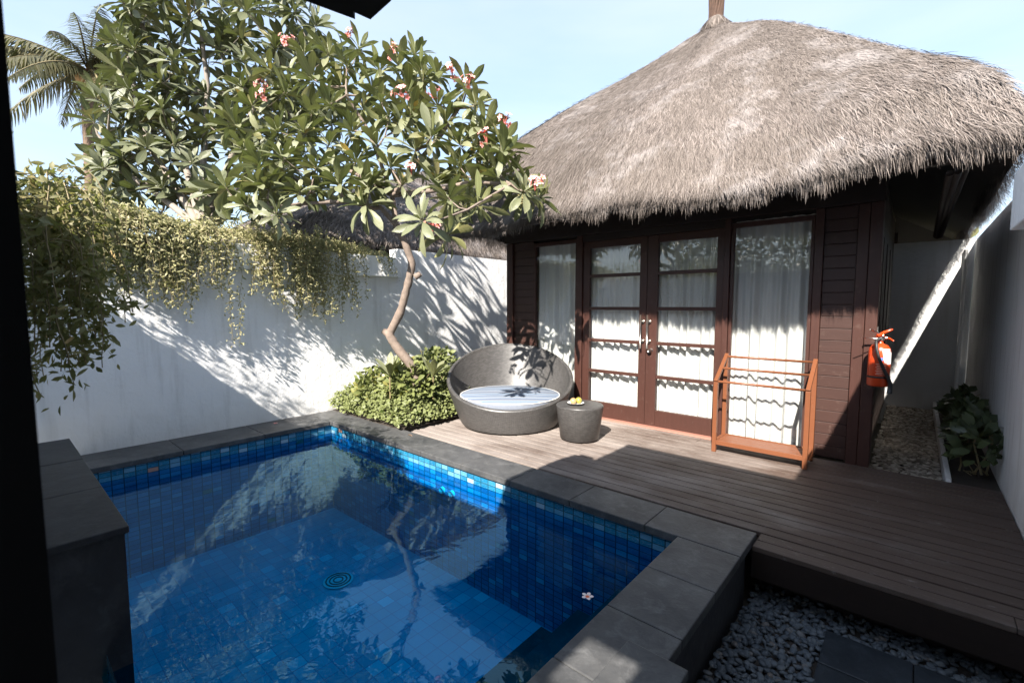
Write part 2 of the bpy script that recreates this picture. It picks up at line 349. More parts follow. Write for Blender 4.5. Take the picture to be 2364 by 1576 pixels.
def quick(name,data,smooth=True):
    V,Fc,U,Rn=data; me=bpy.data.meshes.new(name)
    me.vertices.add(len(V)); me.vertices.foreach_set('co',V.astype(np.float32).ravel())
    me.loops.add(Fc.size); me.loops.foreach_set('vertex_index',Fc.astype(np.int32).ravel())
    me.polygons.add(len(Fc)); me.polygons.foreach_set('loop_start',(np.arange(len(Fc))*Fc.shape[1]).astype(np.int32))
    if smooth: me.polygons.foreach_set('use_smooth',np.ones(len(Fc),bool))
    me.update(calc_edges=True)
    ul=me.uv_layers.new(name='UVMap'); ul.data.foreach_set('uv',U[Fc.ravel()].astype(np.float32).ravel())
    at_=me.attributes.new('rnd','FLOAT','POINT'); at_.data.foreach_set('value',Rn.astype(np.float32))
    me.validate(); return me
def rv(n): v=RNG.normal(size=(n,3)); return v/np.linalg.norm(v,axis=1,keepdims=True)
def nrm(v): return v/(np.linalg.norm(v,axis=-1,keepdims=True)+1e-9)
LEAF=[(0,.06),(.12,.12),(.35,.34),(.58,.5),(.78,.46),(.92,.22),(1,.02)]
OVAL=[(0,.06),(.3,.42),(.6,.48),(1,.03)]
def vnoise(x,seed=0):
    x=np.asarray(x,float); i=np.floor(x).astype(int); f=x-i; f=f*f*(3-2*f)
    h=lambda k: np.modf(np.abs(np.sin((k+seed*57.3)*12.9898)*43758.5453))[0]
    return h(i)*(1-f)+h(i+1)*f
# ============================================================= SETTING
WX=-6.15; PX0,PX1,PY1,PY0=-5.58,-1.06,2.88,.28; WZ=-.13
def ground_sheet():
    b=MB(); O=150; X0,X1,Y0,Y1=-5.9,-.75,-.05,3.1
    for (a,c,d,e) in ((-O,O,Y1,O),(-O,O,-O,Y0),(-O,X0,Y0,Y1),(X1,O,Y0,Y1)): b.add([(a,d,-.42),(c,d,-.42),(c,e,-.42),(a,e,-.42)],[(0,1,2,3)])
    return b
tag(put('ground',ground_sheet(),M['ground']),kind='structure')
# deck boards run along x
b=MB(); dv=[];nb=20;y0=3.085;wd=(5.345-y0)/nb; rn=[]
for i in range(nb):
    ya=y0+i*wd+.005; yb=y0+(i+1)*wd-.007
    xl=-4.50 if ya>3.235 else -.70
    x=xl; cuts=[xl]+([xl+random.uniform(.8,3.)] if random.random()<.6 else [])+[.595]
    for a,c in zip(cuts[:-1],cuts[1:]):
        dz=random.uniform(-.002,.002); b.box(a+.001,c-.002,ya,yb,-.03+dz,dz); rn+=[random.random()]*8
me=b.mesh('deck'); atd=me.attributes.new('rnd','FLOAT','POINT'); atd.data.foreach_set('value',rn)
deck=tag(put('deck',me,M['deck'],bevel=.003),kind='structure')
b=MB(); b.box(-.70,.595,3.09,3.125,-.20,-.031); b.box(-4.5,.595,3.2,5.35,-.12,-.045); b.box(-.7,.58,3.3,3.36,-.415,-.121)
put('deck_fascia',b,M['wood_dark'],deck)
# water
b=MB(); n=2; b.add([(PX0-.02,PY0-.02,WZ),(PX1+.02,PY0-.02,WZ),(PX1+.02,PY1+.02,WZ),(PX0-.02,PY1+.02,WZ)],[(0,1,2,3)])
tag(put('water',b,M['water']),kind='structure')
# pool
pool=thing('swimming_pool','rectangular blue tiled pool edged with grey slate beside the wooden deck','swimming pool',(-3.3,1.6,0))
D_=-1.12
b=MB(); b.add([(PX0,PY1,D_),(PX1,PY1,D_),(PX1,PY1,-.03),(PX0,PY1,-.03)],[(0,1,2,3)],0)
b.add([(PX0,PY0,D_),(PX1,PY0,D_),(PX1,PY0,-.03),(PX0,PY0,-.03)],[(3,2,1,0)],0)
b.add([(PX0,PY0,D_),(PX0,PY1,D_),(PX0,PY1,-.03),(PX0,PY0,-.03)],[(0,1,2,3)],1)
b.add([(PX1,PY0,D_),(PX1,PY1,D_),(PX1,PY1,-.03),(PX1,PY0,-.03)],[(3,2,1,0)],1)
b.add([(PX0,PY0,D_),(PX1,PY0,D_),(PX1,PY1,D_),(PX0,PY1,D_)],[(0,1,2,3)],2)
put('tiled_basin',b,[M['tile_xz'],M['tile_yz'],M['tile_xy']],pool)
# entry steps inside the pool at the near right
b=MB()
for i,(xa,h) in enumerate(((-2.0,.9),(-1.68,.62),(-1.37,.34))): b.box(xa,PX1-.001,PY0+.001,PY1-.25,D_+.001,-h,0)
put('pool_step',b,M['ledge'],pool)
def slabs(b,x0,x1,y0,y1,z0,z1,ax,step,g=.004):
    a,e=(x0,x1) if ax==0 else (y0,y1); k=max(1,round((e-a)/step)); 
    for i in range(k):
        p=a+(e-a)*i/k+g/2; q=a+(e-a)*(i+1)/k-g/2; dz=random.uniform(-.0015,.0015)
        if ax==0: b.box(p,q,y0,y1,z0,z1+dz)
        else: b.box(x0,x1,p,q,z0,z1+dz)
b=MB()
slabs(b,-6.149,-.705,PY1-.02,3.235,-.03,.024,0,.62)             # long far side
slabs(b,-6.149,PX0+.02,.50,PY1-.024,-.03,.022,1,.7)           # beside the left wall
slabs(b,PX1-.02,-.705,-1.2,PY1-.024,-.03,.026,1,.43)
put('coping',b,M['coping'],pool,bevel=.006)
b=MB(); b.box(-1.0,-.735,-1.2,2.999,-.42,-.034); b.box(-5.9,-.735,3.0,3.085,-.42,-.034); put('pool_outer_wall',b,M['ledge'],pool)
b=MB(); b.box(-.86,-.60,1.2,1.745,.034,.075); put('threshold_stone',b,M['coping'],pool,bevel=.006,label='raised grey stone on the near end of the coping')
b=MB(); dc=on(781,1338,2,D_+.01)
for r in (.035,.070,.103): b.lathe(dc,[(r,.003),(r+.003,.010),(r+.011,.010),(r+.014,.003)],28,1)
b.lathe(dc,[(0.001,.003),(.133,.003),(.137,.0)],28,0)
put('drain_cover',b,[M['white'],M['coping']],pool,smooth=True)
for px in (1022,1044):
    c=on(px,1115,1,PY1-.002); b=MB(); n=16
    b.tube([(c[0],PY1-.001,-.3),(c[0],PY1-.03,-.3)],[.034,.028],16); put('water_inlet',b,M['white'],pool,smooth=True)
# low ledge on the left
lg=thing('stone_ledge','low black slate ledge at the left end of the pool beside the dark post','ledge',(-3.6,.1,-.4))
b=MB(); b.box(-4.655,-2.62,-.30,.370,-1.13,.485); put('ledge_body',b,M['ledge'],lg)
b=MB(); slabs(b,-4.67,-2.60,-.30,.385,.486,.52,0,.7); put('ledge_cap',b,M['ledge'],lg,bevel=.005)
# ============================================================= WALLS
lw=thing('garden_wall','tall white stucco garden wall behind the pool with creeper over its top','wall',(WX,3,-.4))
b=MB(); b.box(WX-.22,WX,-3,4.35,-.42,1.92); b.box(WX-.22,WX+.0,4.35,5.9,-.42,2.372); b.box(WX-.22,WX,5.901,10.5,-.42,2.372)
put('wall_face',b,M['stucco'],lw)
b=MB(); b.box(WX-.30,WX+.10,-3,4.349,1.921,2.22); put('wall_cap',b,M['stucco'],lw,bevel=.012)
rw=thing('side_wall','white stucco wall in shade along the right edge of the deck','wall',(.7,4,-.4))
b=MB(); b.box(.6,.85,-3,9.54,-.42,2.44); put('wall_face',b,M['stucco_old'],rw)
b=MB(); b.box(.385,.86,1.6,3.97,1.93,2.25); put('wall_cap',b,M['stucco'],rw,bevel=.008)
ew=thing('passage_wall','worn white wall closing the end of the gravel passage','wall',(.2,9.6,-.1))
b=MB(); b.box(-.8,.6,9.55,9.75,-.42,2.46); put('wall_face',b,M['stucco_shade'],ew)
b=MB(); b.tube([(.5,9.5,-.1),(.5,9.5,2.3)],.022,10); put('drain_pipe',b,M['stucco_old'],ew,smooth=True)
# ============================================================= BUNGALOW
FY=5.38
bun=thing('thatched_bungalow','brown timber bungalow under a big grey thatched roof behind the deck','bungalow',(-2.5,7.5,0))
def planks(b,x0,x1,z0,z1,h=.117,y=FY):
    k=round((z1-z0)/h)
    for i in range(k):
        za=z0+(z1-z0)*i/k; zb=z0+(z1-z0)*(i+1)/k-.004
        b.box(x0,x1,y-.012+random.uniform(-.001,.001),y+.02,za,zb)
b=MB(); planks(b,-4.63,-4.25,.02,2.42); put('plank_wall',b,M['wood_h'],bun,bevel=.003)
b=MB(); planks(b,-.70,-.445,.02,2.42)
put('plank_wall',b,M['wood_h'],bun,bevel=.003)
b=MB(); b.box(-4.62,-4.26,FY+.025,FY+.1,0,2.42); b.box(-.69,-.46,FY+.025,FY+.1,0,2.42)
b.box(-4.75,-4.70,FY+.2,10.3,-.1,2.9); b.box(-4.75,-.3,10.3,10.36,-.1,2.9)
b.box(-4.69,-.33,FY+.03,10.29,2.86,2.9)
put('inner_wall',b,M['wood_dark'],bun)
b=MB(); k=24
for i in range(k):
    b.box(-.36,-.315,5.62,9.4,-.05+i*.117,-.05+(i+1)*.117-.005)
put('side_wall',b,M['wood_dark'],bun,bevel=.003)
b=MB()
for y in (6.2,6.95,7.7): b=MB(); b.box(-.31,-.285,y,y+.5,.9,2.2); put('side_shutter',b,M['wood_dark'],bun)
for (x0,x1,ya,yb) in ((-4.75,-4.632,FY-.05,FY+.12),(-3.49,-3.402,FY-.045,FY+.08),(-1.602,-1.543,FY-.045,FY+.08),(-.775,-.702,FY-.04,FY+.08),(-.443,-.355,FY-.035,FY+.1),(-.352,-.262,FY-.05,FY+.18)):
    b=MB(); b.box(x0,x1,ya,yb,-.02,2.42); put('post',b,M['wood'],bun,bevel=.006)
b=MB(); b.box(-4.78,-.25,FY-.07,FY+.15,2.421,2.88); put('lintel_beam',b,M['wood_dark'],bun,bevel=.004)
b=MB(); b.box(-3.401,-1.603,FY-.035,FY+.06,2.335,2.42); put('door_head',b,M['wood_dark'],bun,bevel=.004)
b=MB(); b.box(-4.95,.2,4.42,4.5,2.47,2.56)
put('eave_beam',b,M['wood_dark'],bun,bevel=.004)
b=MB(); b.box(-3.40,-1.603,FY-.10,FY+.05,-.018,.016); put('door_sill',b,M['sill'],bun,bevel=.004)
def leaf_door(x0,x1,gx0,gx1,hx,label):
    b=MB(); z0,z1=.018,2.332; ya,yb=FY-.02,FY+.03
    b.box(x0,gx0,ya,yb,z0,z1); b.box(gx1,x1,ya,yb,z0,z1)
    b.box(gx0,gx1,ya+.002,yb-.002,z0,.215); b.box(gx0,gx1,ya+.002,yb-.002,2.245,z1)
    for z in (1.88,1.455,1.035,.625): b.box(gx0,gx1,ya+.004,yb-.004,z-.021,z+.021)
    d=put('door',b,M['wood'],bun,bevel=.004,label=label)
    g=MB()
    zs=[.215,.604,.646,1.014,1.056,1.434,1.476,1.859,1.901,2.245]
    for i in range(0,10,2): g.add([(gx0,FY+.01,zs[i]),(gx1,FY+.01,zs[i]),(gx1,FY+.01,zs[i+1]),(gx0,FY+.01,zs[i+1])],[(0,1,2,3)])
    put('pane',g,M['glass'],d)
    h=MB(); y=FY-.085
    h.tube([(hx,y,.97),(hx,y,1.38)],.011,10)
    for z in (1.06,1.30): h.tube([(hx,y,z),(hx,FY-.018,z)],.009,8); h.tube([(hx+.0,FY-.035,z),(hx,FY-.018,z)],.026,14)
    put('handle',h,M['metal'],d,smooth=True); return d
d1=leaf_door(-3.398,-2.49,-3.30,-2.585,-2.53,'left leaf of the glazed double door')
d2=leaf_door(-2.486,-1.605,-2.355,-1.68,-2.445,'right leaf of the glazed double door with a round lock')
b=MB(); b.tube([(-2.425,FY-.07,.945),(-2.425,FY-.018,.945)],[.024,.032],14); put('lock_knob',b,M['metal'],d2,smooth=True)
def window(x0,x1,z0,z1,label):
    b=MB(); ya,yb=FY-.02,FY+.03; t=.03
    b.box(x0,x0+t,ya,yb,z0-t,z1+.05); b.box(x1-t,x1,ya,yb,z0-t,z1+.05); b.box(x0+t,x1-t,ya+.001,yb,z1,z1+.05); b.box(x0+t,x1-t,ya-.03,yb,z0-t,z0)
    f=put('window',b,M['wood'],bun,bevel=.003,label=label)
    g=MB(); g.add([(x0+t,FY+.01,z0),(x1-t,FY+.01,z0),(x1-t,FY+.01,z1),(x0+t,FY+.01,z1)],[(0,1,2,3)]); put('pane',g,M['glass'],f)
window(-4.245,-3.495,.055,2.335,'narrow window left of the door'); window(-1.54,-.78,.055,2.32,'tall window right of the door')
def curtain(x0,x1,z0,z1,label,seed,open_=None,dep=.1):
    n=260; rs=np.random.default_rng(seed); xs=np.linspace(x0,x1,n); nz=26; V=[]
    ph=rs.random(6)*6; fq=[2*math.pi/.085,2*math.pi/.13,2*math.pi/.21]
    for j in range(nz):
        t=j/(nz-1); z=z1+(z0-z1)*t
        sh=.035*t*np.sin(xs*5+ph[3])+.02*t*t*np.sin(xs*11+ph[4])
        amp=.017+.010*t
        y=FY+dep+amp*(np.sin(fq[0]*(xs+sh)+ph[0])*(.4+.6*vnoise(xs*7+seed,seed))+.7*np.sin(fq[1]*(xs+sh*1.4)+ph[1])+.5*np.sin(fq[2]*(xs+sh)+ph[2]))
        for i in range(n): V.append((xs[i]+sh[i]*.5,y[i],z))
    b=MB(); b.add(V,[(j*n+i,j*n+i+1,(j+1)*n+i+1,(j+1)*n+i) for j in range(nz-1) for i in range(n-1)])
    o=put('curtain',b,M['curtain'],None,smooth=True); tag(o,label,'curtain','white curtains behind the bungalow glass')
curtain(-4.24,-3.5,.03,2.40,'white curtain in the narrow window behind the wicker daybed',3)
curtain(-3.36,-2.5,.03,2.33,'white curtain behind the left door leaf',5)
curtain(-2.47,-1.64,.03,2.33,'white curtain behind the right door leaf',8)
curtain(-1.53,-.79,.03,2.40,'tall white curtain in the window behind the towel rack',12)
# ------------------------------------------------------------- thatch roofs
PTL=[0,.08,.24,.4,.55,.7,.775,.9,1.]; PZL=[1.,.95,.80,.67,.555,.435,.345,.17,0.]
PTR=[0,.08,.27,.48,.62,.68,.81,.87,.93,1.]; PZR=[1.,.95,.805,.60,.465,.40,.26,.20,.135,0.]
def roof_surf(face,s,t,ex,pk,ez):
    """face 0 front(-y) 1 right(+x) 2 back 3 left ; s in 0..1 along the eave, t 0 peak..1 eave"""
    x0,x1,y0,y1=ex; C=[(x0,y0),(x1,y0),(x1,y1),(x0,y1)]
    a=np.array(C[face]); c=np.array(C[(face+1)%4]); e=a[None]*(1-s)[:,None]+c[None]*s[:,None]
    p=np.array(pk[:2])[None]; xy=p+(e-p)*t[:,None]
    wx=np.clip((xy[:,0]-x0)/(x1-x0),0,1); wx=wx*wx*(3-2*wx)
    z=ez+(pk[2]-ez)*(np.interp(t,PTL,PZL)*(1-wx)+np.interp(t,PTR,PZR)*wx)
    z=z+.05*np.sin(xy[:,0]*2.1+1)*np.sin(xy[:,1]*1.7)*np.clip(t*2,0,1)+.05*t*(vnoise(s*9,face+1)-.5)*2
    return np.column_stack([xy,z])
def thatch(parent,ex,pk,ez,counts,seed,blade=(.0024,.0052),soff='soffit',under=.10):
    global RNG
    RNG=np.random.default_rng(seed)
    b=MB(); ns,nt_=24,16
    for f in range(4):
        S,T=np.meshgrid(np.linspace(0,1,ns),np.linspace(0,1,nt_)); v=roof_surf(f,S.ravel(),T.ravel(),ex,pk,ez)
        b.add(v,[(j*ns+i,(j+1)*ns+i,(j+1)*ns+i+1,j*ns+i+1) for j in range(nt_-1) for i in range(ns-1)])
    put('thatch_base',b,M['thatch_base'],parent,smooth=True)
    x0,x1,y0,y1=ex; i_=.10; j_=1.35; zi=ez+.62
    b=MB(); A=[(x0+.02,y0+.02,ez-.03),(x1-.02,y0+.02,ez-.03),(x1-.02,y1-.02,ez-.03),(x0+.02,y1-.02,ez-.03)]
    B=[(x0+j_,y0+j_,zi),(x1-j_,y0+j_,zi),(x1-j_,y1-j_,zi),(x0+j_,y1-j_,zi)]
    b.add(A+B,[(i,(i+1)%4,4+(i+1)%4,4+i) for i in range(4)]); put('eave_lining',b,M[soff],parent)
    parts=[]
    for f,(nb_,edge) in enumerate(counts):
        if nb_:
            t=np.sqrt(RNG.random(nb_)); s=RNG.random(nb_); e=1e-3
            p=roof_surf(f,s,t,ex,pk,ez); p2=roof_surf(f,s,np.clip(t+.02,0,1.02),ex,pk,ez); p3=roof_surf(f,np.clip(s+.002,0,1),t,ex,pk,ez); p0=roof_surf(f,np.clip(s-.002,0,1),t,ex,pk,ez)
            d=nrm(p2-roof_surf(f,s,np.clip(t-.02,0,1),ex,pk,ez)); N=nrm(np.cross(p3-p0,-d)); 
            tuft=(vnoise(s*60+t*7,3)-.5)*.5+(vnoise(t*26+s*13,5)-.5)*.3
            S=np.cross(d,N); shag=.55+.9*vnoise(s*14+3*t,9)*vnoise(t*9+s*5,4)
            dd=nrm(d+S*(RNG.normal(size=(nb_,1))*.24+tuft[:,None]*.42)+N*(.04+.26*RNG.random((nb_,1))**2)*shag[:,None])
            p=p+N*(RNG.random((nb_,1))*.035-.005)
            mid=np.interp(t,[0,.15,.7,.86,1],[1.3,.75,.72,1.25,1.35]); L=(.05+.09*RNG.random(nb_))*(.7+.7*shag)*mid
            parts.append(flat(p,dd,nrm(N+.35*rv(nb_)),L,RNG.uniform(blade[0],blade[1],nb_),bend=RNG.uniform(.1,.7,nb_)))
        if edge:
            s=RNG.random(edge); t=.955+.05*RNG.random(edge); p=roof_surf(f,s,t,ex,pk,ez); p2=roof_surf(f,s,t-.03,ex,pk,ez); d=nrm(p-p2)
            cl=vnoise(s*38,6)*.6+vnoise(s*110,2)*.4
            out=np.array([(0,-1,0),(1,0,0),(0,1,0),(-1,0,0)][f],float)
            p=p+np.array([0,0,-.11])*RNG.random((edge,1))
            dd=nrm(d*RNG.uniform(.3,1.,(edge,1))+np.array([0,0,-1])*RNG.uniform(.5,1.6,(edge,1))+.16*rv(edge))
            parts.append(flat(p,dd,nrm(out[None]+.35*rv(edge)),(.05+.10*RNG.random(edge)**3)*(.45+.9*cl),RNG.uniform(blade[0],blade[1],edge),bend=RNG.uniform(-.2,.8,edge)))
    put('thatch',quick('thatch',join(*parts),False),M['thatch'],parent)
EX=(-5.15,.50,4.2,10.7); PK=(-2.45,7.4,5.58); EZ=2.56
thatch(bun,EX,PK,EZ,[(400000,60000),(90000,18000),(3000,1500),(50000,10000)],21)
# finial
b=MB()
for i in range(44):
    a=random.random()*6.28; r=.085*random.random()**.5; h=.15+.45*random.random()
    b.tube([(PK[0]+math.cos(a)*.15,PK[1]+math.sin(a)*.15,5.42),(PK[0]+r*math.cos(a),PK[1]+r*math.sin(a),5.70),(PK[0]+r*1.3*math.cos(a+.5),PK[1]+r*1.3*math.sin(a+.5),5.7+h)],[.03,.028,.012],6)
put('finial',b,M['finial'],bun)
n=1500; RNG=np.random.default_rng(5); a=RNG.random(n)*6.28; rr=.07+.10*RNG.random(n)
P=np.column_stack([PK[0]+rr*np.cos(a),PK[1]+rr*np.sin(a),5.62+.12*(.17-rr)/.1]); Dd=np.column_stack([np.cos(a)*.6,np.sin(a)*.6,-np.ones(n)*.8])+.3*rv(n)
put('ridge_tuft',quick('ridge_tuft',flat(P,Dd,nrm(np.column_stack([np.cos(a),np.sin(a),np.ones(n)*.5])),.12+.2*RNG.random(n),.012,.5),False),M['thatch'],bun)
# rafters seen under the right eave
for k,(a,c) in enumerate((((2237,372),(2171,545)),((2193,400),(2160,545)),((2212,395),(2164,548)))):
    p=on(a[0],a[1],1,4.5); q=on(c[0],c[1],1,6.6+.1*k); b=MB(); b.tube([p,(p+q)/2+np.array([0,0,.02]),q],.022,8); put('rafter',b,M['wood_dark'],bun,smooth=True)
b=MB()
# neighbouring villa over the wall
nv=thing('neighbouring_villa','smaller thatched roof seen low behind the white garden wall','villa',(-9.9,7.4,0))
EX2=(-13.2,-6.62,3.05,12.4); PK2=(-9.7,8.1,5.0); EZ2=2.52
thatch(nv,EX2,PK2,EZ2,[(36000,6000),(80000,20000),(800,500),(800,500)],33,(.006,.011))
b=MB(); b.box(-12.2,-7.5,4.2,11.4,-.42,2.85); put('wall',b,M['wood_dark'],nv)
# ============================================================= CAMERA-SIDE PAVILION (its shade falls on the deck)
pv=thing('near_pavilion','black roof corner and dark post of the pavilion in the near foreground','pavilion',(-.5,-1,-.4))
A_=[(-1.60,-4.5),(-1.60,.30),(-1.585,.72),(-1.541,.93),(-1.508,.903),(-1.502,.966),(-1.36,.955),(-1.27,.84),(-1.20,.83),(-1.20,-4.5)]
b=MB(); b.prism([(x,y) for x,y in reversed(A_)],2.5,2.56); put('eave',b,M['black'],pv)
b=MB()
for (x0,x1,y0,y1) in ((-1.19,.36,-1.50,1.24),(-1.19,.03,-4.5,-1.501),(.30,3,-4.5,-1.501),(.361,3,-1.5,2.2),(.031,.299,-4.5,-1.86),(.42,3,2.201,3.0)): b.box(x0,x1,y0,y1,2.8,2.86)
b.box(-1.199,-1.191,-4.5,.80,2.5,2.86)
put('roof',b,M['black'],pv)
b=MB(); c=at(62,700,.50); b.box(c[0]-.16,c[0],c[1]-.30,c[1],-.42,2.499); put('post',b,M['black'],pv)
b=MB(); b.box(-3.45,-1.6,-.11,.0,-.42,2.18); put('pool_shade_panel',b,M['black'],pv)  # unseen panel added behind the post to keep the pool floor shaded
b=MB(); b.box(-1.0,3,-4.6,-1.0,-.419,-.3); put('floor',b,M['wood_dark'],pv)
rt=thing('return_wall','short wall under the creeper at the far left of the pool','wall',(-4.8,0,-.4))
b=MB(); b.box(-6.149,-3.46,-.148,.06,.201,2.15); put('wall_face',b,M['stucco'],rt)
bw=thing('rear_garden_wall','white wall behind the pavilion reflected in the bungalow glass','wall',(-1,-6.5,-.4))
b=MB(); b.box(-6.3,3,-6.7,-6.5,-.42,2.6); put('wall_face',b,M['stucco'],bw)
# ============================================================= FURNITURE
# wicker daybed
bc=np.array([-3.84,4.37]); vd=nrm(np.array([-.657,.754]))   # away from camera
bed=thing('wicker_daybed','round grey wicker daybed with high curved back on the deck','daybed',(bc[0],bc[1],0))
def bedmesh():
    n,mz=96,22; V=[];U=[]
    cr=bc+vd*.17
    def pt(ph,t,off):
        c,s=math.cos(ph),math.sin(ph); r0=.60; r1=.82
        dv_=np.array([c,s]); fwd=float(dv_@vd)
        zr=.60+.315*fwd-(.02*(1-fwd*fwd))
        base=bc+dv_*(r0-off); top=cr+dv_*(r1-off)
        q=t**.75; xy=base*(1-q)+top*q
        return (xy[0],xy[1],.02+(zr-.02)*t)
    for side,off in ((0,0.),(1,.055)):
        for j in range(mz+1):
            t=j/mz
            for i in range(n+1):
                V.append(pt(2*math.pi*i/n,t,off)); U.append((i/n*180,t*56))
    def idx(s,j,i): return s*(mz+1)*(n+1)+j*(n+1)+i
    Fc=[]
    for j in range(mz):
        for i in range(n):
            Fc.append((idx(0,j,i),idx(0,j,i+1),idx(0,j+1,i+1),idx(0,j+1,i))); Fc.append((idx(1,j,i+1),idx(1,j,i),idx(1,j+1,i),idx(1,j+1,i+1)))
    return np.array(V),np.array(Fc),np.array(U,float),np.zeros(len(V)),pt
V,Fc,U,Rn,bpt=bedmesh()
put('shell',quick('shell',(V,Fc,U,Rn)),M['wicker'],bed)
# rolled rim
def torus_path(path,r,n=10,du=2.6):
    m_=len(path); V=[];U=[];
    for i in range(m_+1):
        p=np.array(path[i%m_]); d=nrm(np.array(path[(i+1)%m_])-np.array(path[i-1 if i else m_-1] if i<m_ else path[m_-1])); r_=nrm(np.cross(d,[0,0,1])); u=np.cross(r_,d)
        for k in range(n+1): a=2*math.pi*k/n; V.append(p+r*(r_*math.cos(a)+u*math.sin(a))); U.append((i*du,k*.8))
    Fc=[(i*(n+1)+k,i*(n+1)+k+1,(i+1)*(n+1)+k+1,(i+1)*(n+1)+k) for i in range(m_) for k in range(n)]
    return np.array(V),np.array(Fc),np.array(U,float),np.zeros(len(V))
put('rim',quick('rim',torus_path([bpt(2*math.pi*i/96,1.0,.027) for i in range(96)],.026)),M['wicker'],bed)
b=MB(); b.lathe((bc[0],bc[1],.0),[(0.01,.02),(.57,.02),(.60,.035),(.57,.26),(0.01,.26)],48); put('inner_base',b,M['rubber'],bed)
cc=bc+vd*.07
b=MB(); b.lathe((cc[0],cc[1],.0),[(0.0005,.265),(.61,.265),(.635,.275),(.638,.30),(.638,.345),(.630,.357)],72,1); b.lathe((cc[0],cc[1],.0),[(.630,.357),(.615,.366),(.3,.378),(0.0005,.379)],72,0); b.lathe((cc[0],cc[1],.0),[(.633,.352),(.641,.357),(.638,.364),(.628,.362)],72,2)
tag(put('cushion',b,[M['cushion'],simple('grey_blue_cushion_side',(.16,.18,.22),.85,30,.15,.1),M['white']],None,smooth=True),'round blue and white striped cushion lying in the wicker daybed','cushion')
# stool
sx,sy=-2.79,4.36
st=thing('wicker_stool','small round grey wicker side table with a fruit plate on it','side table',(sx,sy,0))
def weave_lathe(c,prof,n=64,us=68,vs=88):
    V=[];U=[];acc=0
    for j,(r,z) in enumerate(prof):
        if j: acc+=math.hypot(r-prof[j-1][0],z-prof[j-1][1])
        for i in range(n+1): a=2*math.pi*i/n; V.append((c[0]+r*math.cos(a),c[1]+r*math.sin(a),z)); U.append((i/n*us,acc*vs))
    Fc=[(j*(n+1)+i,j*(n+1)+i+1,(j+1)*(n+1)+i+1,(j+1)*(n+1)+i) for j in range(len(prof)-1) for i in range(n)]
    return np.array(V),np.array(Fc),np.array(U,float),np.zeros(len(V))
put('body',quick('body',weave_lathe((sx,sy),[(.2,.012),(.215,.02),(.262,.375),(.262,.385),(.255,.392)])),M['wicker'],st)
put('top',quick('top',weave_lathe((sx,sy),[(.255,.393),(.24,.397),(.005,.397)],64,68,88)),M['wicker'],st)
px_,py_=on(1329,928,2,.42)[:2]
b=MB(); b.lathe((px_,py_,.398),[(0.003,.003),(.05,.003),(.088,.018),(.093,.02),(.09,.012),(.055,0),(0.003,0)],36); plate=put('plate',b,M['white'],None,smooth=True)
tag(plate,'small white plate with dark underside holding fruit on the wicker table','plate')
b=MB(); b.lathe((px_,py_,.398),[(.056,-.0005),(.094,.0115),(.096,.02),(.0945,.02)],36); 
pr=put('plate_rim',b,M['rubber'],plate,smooth=True)
for (ox,oy,r,mk,lab) in ((-.028,-.01,.036,'fruit2','tan and pink fruit on the left of the white plate'),(.036,.018,.037,'fruit','green fruit on the right of the white plate')):
    o_=np.array([ox*RT[0]+oy*vd[0],ox*RT[1]+oy*vd[1]])
    b=MB(); b.lathe((px_+o_[0],py_+o_[1],.402+r*.95),[(r*math.sin(a)*1.0+1e-4,-r*.95*math.cos(a)-(.004 if a>2.9 else 0)) for a in np.linspace(0,math.pi,14)],20)
    f_=put('fruit',b,M[mk],None,smooth=True); tag(f_,lab,'fruit','fruits on the plate')
    b=MB(); b.tube([(px_+o_[0],py_+o_[1],.402+r*1.85),(px_+o_[0]+.003,py_+o_[1],.402+r*2.05)],.002,5); put('stalk',b,M['stem'],f_)
# towel rack
rk=thing('towel_rack','orange brown wooden towel rack with three rails in front of the tall window','towel rack',(-1.1,5,0))
xl,xr,yf,yb_=-1.50,-.70,4.89,5.20; zf,zb=.72,.955
for x in (xl,xr):
    for y,z in ((yf,zf),(yb_,zb)):
        b=MB(); b.box(x-.02,x+.02,y-.02,y+.02,.001,z); put('leg',b,M['rack'],rk,bevel=.003)
    b=MB(); b.bar((x,yf-.018,zf+.006),(x,yb_+.02,zb+.022),.036,.03); put('side_rail',b,M['rack'],rk,bevel=.003)
    b=MB(); b.bar((x,yf+.02,.10),(x,yb_-.02,.10),.03,.04); put('foot_rail',b,M['rack'],rk,bevel=.003)
for k,(y,z) in enumerate(((yf+.012,zf+.005),((yf+yb_)/2,(zf+zb)/2+.01),(yb_,zb))):
    b=MB(); b.tube([(xl+.018,y,z),(xr-.018,y,z)],.0125,12); put('rail',b,M['rack'],rk,smooth=True)
b=MB(); b.box(xl+.02,xr-.02,yf-.015,yf+.012,.078,.122); b.box(xl+.02,xr-.02,yb_-.012,yb_+.015,.078,.122)
for k in range(3): y=yf+.016+k*.088; b.box(xl+.02,xr-.02,y,y+.082,.10,.118)
put('shelf',b,M['rack'],rk,bevel=.002)
